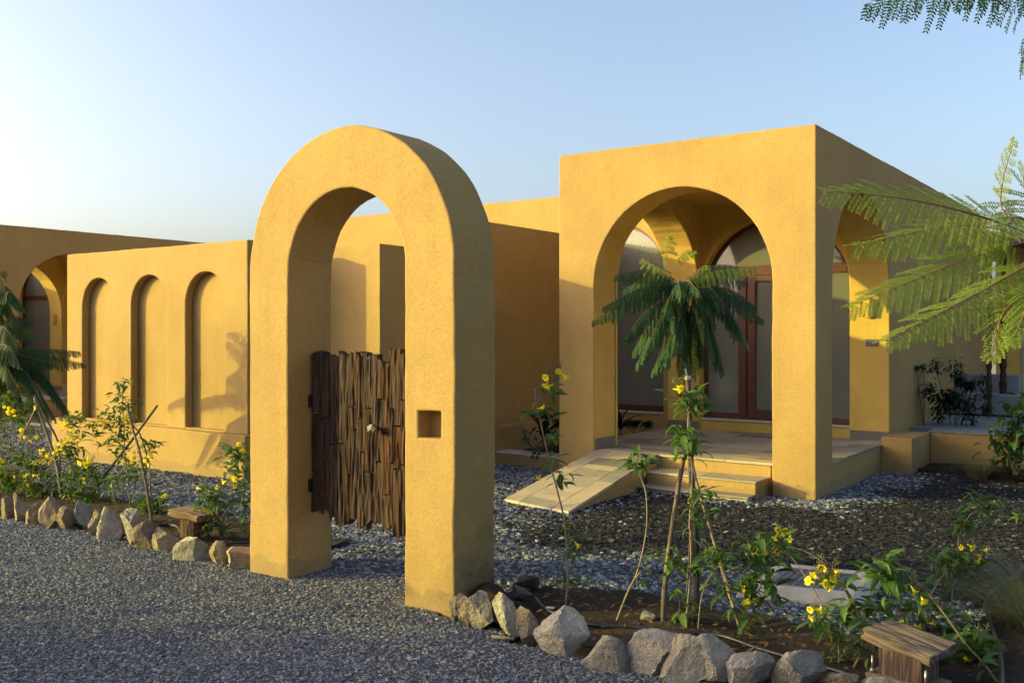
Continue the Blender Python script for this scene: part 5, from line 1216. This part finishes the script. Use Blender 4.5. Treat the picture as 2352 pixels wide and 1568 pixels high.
# ---- planter plants, dark shrub, glossy ficus, grasses
def cordyline(label, base, D, n, L, seed, z0):
    g = at(*base, D); e = empty('cordyline', (g.x, g.y, z0), 0, label, 'plant', 'purple cordylines'); rs = random.Random(seed)
    m = MB(); m.tube([(0, 0, 0), (0.01, 0, 0.28)], 0.012, 7); link('stem', m.me('stem', M['bark'], True), e)
    for k in range(n):
        me = leaf_mesh('leaf', 'cordyline', rs.uniform(0.7, 1.5), .075, 8, .5)
        link('leaf', me, e, (0, 0, 0.20+0.10*k/n), (0, -rs.uniform(0.2, 1.15), k*2.4+rs.uniform(-.3, .3)), L*rs.uniform(.8, 1.1))
cordyline('purple leaved cordyline in the planter left of the porch', (1247, 985), 11.7, 12, 0.46, 3, 0.1)
cordyline('purple cordyline behind the left porch pillar', (1425, 985), 12.6, 11, 0.40, 5, 0.1)
def bushy(name, label, ctr, rx, ry, rz, n, size, mat, stems, seed, cat='shrub', z0=0.0, width=.2, droop=1.0):
    e = empty(name, (ctr.x, ctr.y, z0), 0, label, cat); rs = random.Random(seed); V = []; F = []
    L = Vector((ctr.x, ctr.y, z0))
    clumps = []
    for _ in range(max(5, n//55)):
        v = Vector((rs.gauss(0, 1), rs.gauss(0, 1), rs.gauss(0, 1))).normalized()*rs.random()**.45; clumps.append((Vector((v.x*rx*1.15, v.y*ry*1.15, v.z*rz*1.1)), rs.uniform(.12, .42)))
    for i in range(n):
        c, r = rs.choice(clumps); d = Vector((rs.gauss(0, 1), rs.gauss(0, 1), rs.gauss(0, 1))).normalized()*r*min(rx, rz)*rs.uniform(.3, 1.0)
        p = Vector((0, 0, ctr.z-z0)) + c + d
        a = rs.uniform(0, 6.28); el = rs.uniform(-1.0, 0.4); X = Vector((math.cos(a)*math.cos(el), math.sin(a)*math.cos(el), math.sin(el))); Y = X.cross(Vector((0, 0, 1))).normalized(); s = size*rs.uniform(.6, 1.2)
        k = len(V); dn = Vector((0, 0, -1))*s*0.18*droop
        V.extend([tuple(p), tuple(p+X*s*.45+Y*s*width), tuple(p+X*s*.45-Y*s*width), tuple(p+X*s+dn)]); F.append((k, k+1, k+3)); F.append((k, k+3, k+2))
    o = link('foliage', mesh('foliage', V, F, M[mat], False), e); o['kind'] = 'stuff'
    for c, r in clumps[:stems]:
        m = MB(); b = Vector((rs.uniform(-.06, .06), rs.uniform(-.06, .06), 0)); q = Vector((0, 0, ctr.z-z0))+c
        m.tube(smooth_path([b, b.lerp(q, .4)+Vector((0, 0, .05)), q], 5), [0.010]*4+[0.007]*4+[0.004]*3, 6); link('stem', m.me('stem', M['bark'], True), e)
    return e
bushy('variegated_bush', 'pale variegated bush in the planter left of the porch', at(1232, 1000, 11.5), .30, .18, .10, 900, .035, 'variegated', 6, 3, z0=0.1)
bushy('planter_bush', 'dark small bush beside the porch behind the left pillar', at(1262, 960, 12.0), .12, .2, .2, 300, .07, 'shrub', 4, 9, z0=0.1)
bushy('planter_bush', 'low dark plant under the left porch window', at(1455, 970, 12.7), .22, .15, .08, 260, .10, 'shrub', 3, 8, z0=0.1, width=.1)
bushy('dark_shrub', 'dark leafy shrub against the shaded side of the villa', at(2192, 910, 12.55), .38, .22, .42, 1500, .085, 'shrub', 9, 21)
bushy('dark_shrub', 'sparse side branch of dark leaves high on the shaded villa wall', at(2125, 845, 12.4), .16, .1, .05, 60, .08, 'shrub', 2, 25)
# glossy ficus: each large leaf its own part
fb = gnd(2332, 1100); fe = empty('ficus', (fb.x, fb.y, 0), 0, 'glossy green ficus bush at the right picture edge', 'shrub'); FD = depth_of(fb); Lf = Vector((fb.x, fb.y, 0)); rs = random.Random(12)
for tgt in ((2330, 960), (2300, 990), (2350, 920), (2370, 1000), (2315, 1050), (2380, 940)):
    m = MB(); q = at(*tgt, FD+rs.uniform(-.15, .15))-Lf; m.tube(smooth_path([Vector((0, 0, 0)), q*0.5+Vector((0, 0, .04)), q], 6), [0.012]*6+[0.007]*7, 7); link('stem', m.me('stem', M['stem'], True), fe)
    for k in range(38):
        p = q*rs.uniform(.55, 1.05) + Vector((rs.gauss(0, .09), rs.gauss(0, .09), rs.gauss(0, .08)))
        put_leaf(fe, rs.choice(LEAF['ficus']), p, rs.uniform(0, 6.28), rs.uniform(-.9, .5), rs.uniform(-.5, .5), rs.uniform(.11, .17))
plant('small pale green bush half cut by the right picture edge', (2345, 1300), [[(2345, 1300), (2350, 1215)]], [(2340, 1190, 6, .9), (2350, 1215, 7, .9), (2348, 1240, 6, .9), (2352, 1180, 5, .9)], [], D=8.2)
def grass(label, base, n, L, spread, seed, lean=(0, 0), z0=0.0, name='grass_clump'):
    rs = random.Random(seed); V = []; F = []; e = None
    for i in range(n):
        a = rs.uniform(0, 6.28); sp = spread*rs.random()**.5; b = Vector((math.cos(a)*sp*.3, math.sin(a)*sp*.3, 0)); l = L*rs.uniform(.6, 1.1)
        out = Vector((math.cos(a)+lean[0], math.sin(a)+lean[1], 0))*rs.uniform(.3, 1.0)*spread; w = out.cross(Vector((0, 0, 1))); w = (w.normalized() if w.length > 1e-4 else Vector((1, 0, 0)))*0.0026
        k = len(V); m = 6
        for j in range(m+1):
            t = j/m; p = b + out*t**1.5*1.2 + Vector((0, 0, l*(t-0.55*t*t))); ww = w*(1-t*.9); V.extend([tuple(p-ww), tuple(p+ww)])
        for j in range(m): F.append((k+2*j, k+2*j+1, k+2*j+3, k+2*j+2))
    o = link(name, mesh(name, V, F, M['grass'], True), None, (base.x, base.y, z0)); return tag(o, label, 'grass')
grass('fine grass clump below the dark shrub by the terrace wall', gnd(2245, 1098), 420, .42, .34, 2)
grass('wispy dry grass clump filling the lower right picture edge', gnd(2366, 1445), 420, .55, .5, 4, (-.3, 0))
grass('second wispy grass clump higher on the right picture edge', gnd(2378, 1385), 380, .5, .5, 6, (-.35, 0))
grass('dark grass clump behind the trumpet bushes at far left', gnd(25, 1120), 400, .5, .35, 8)
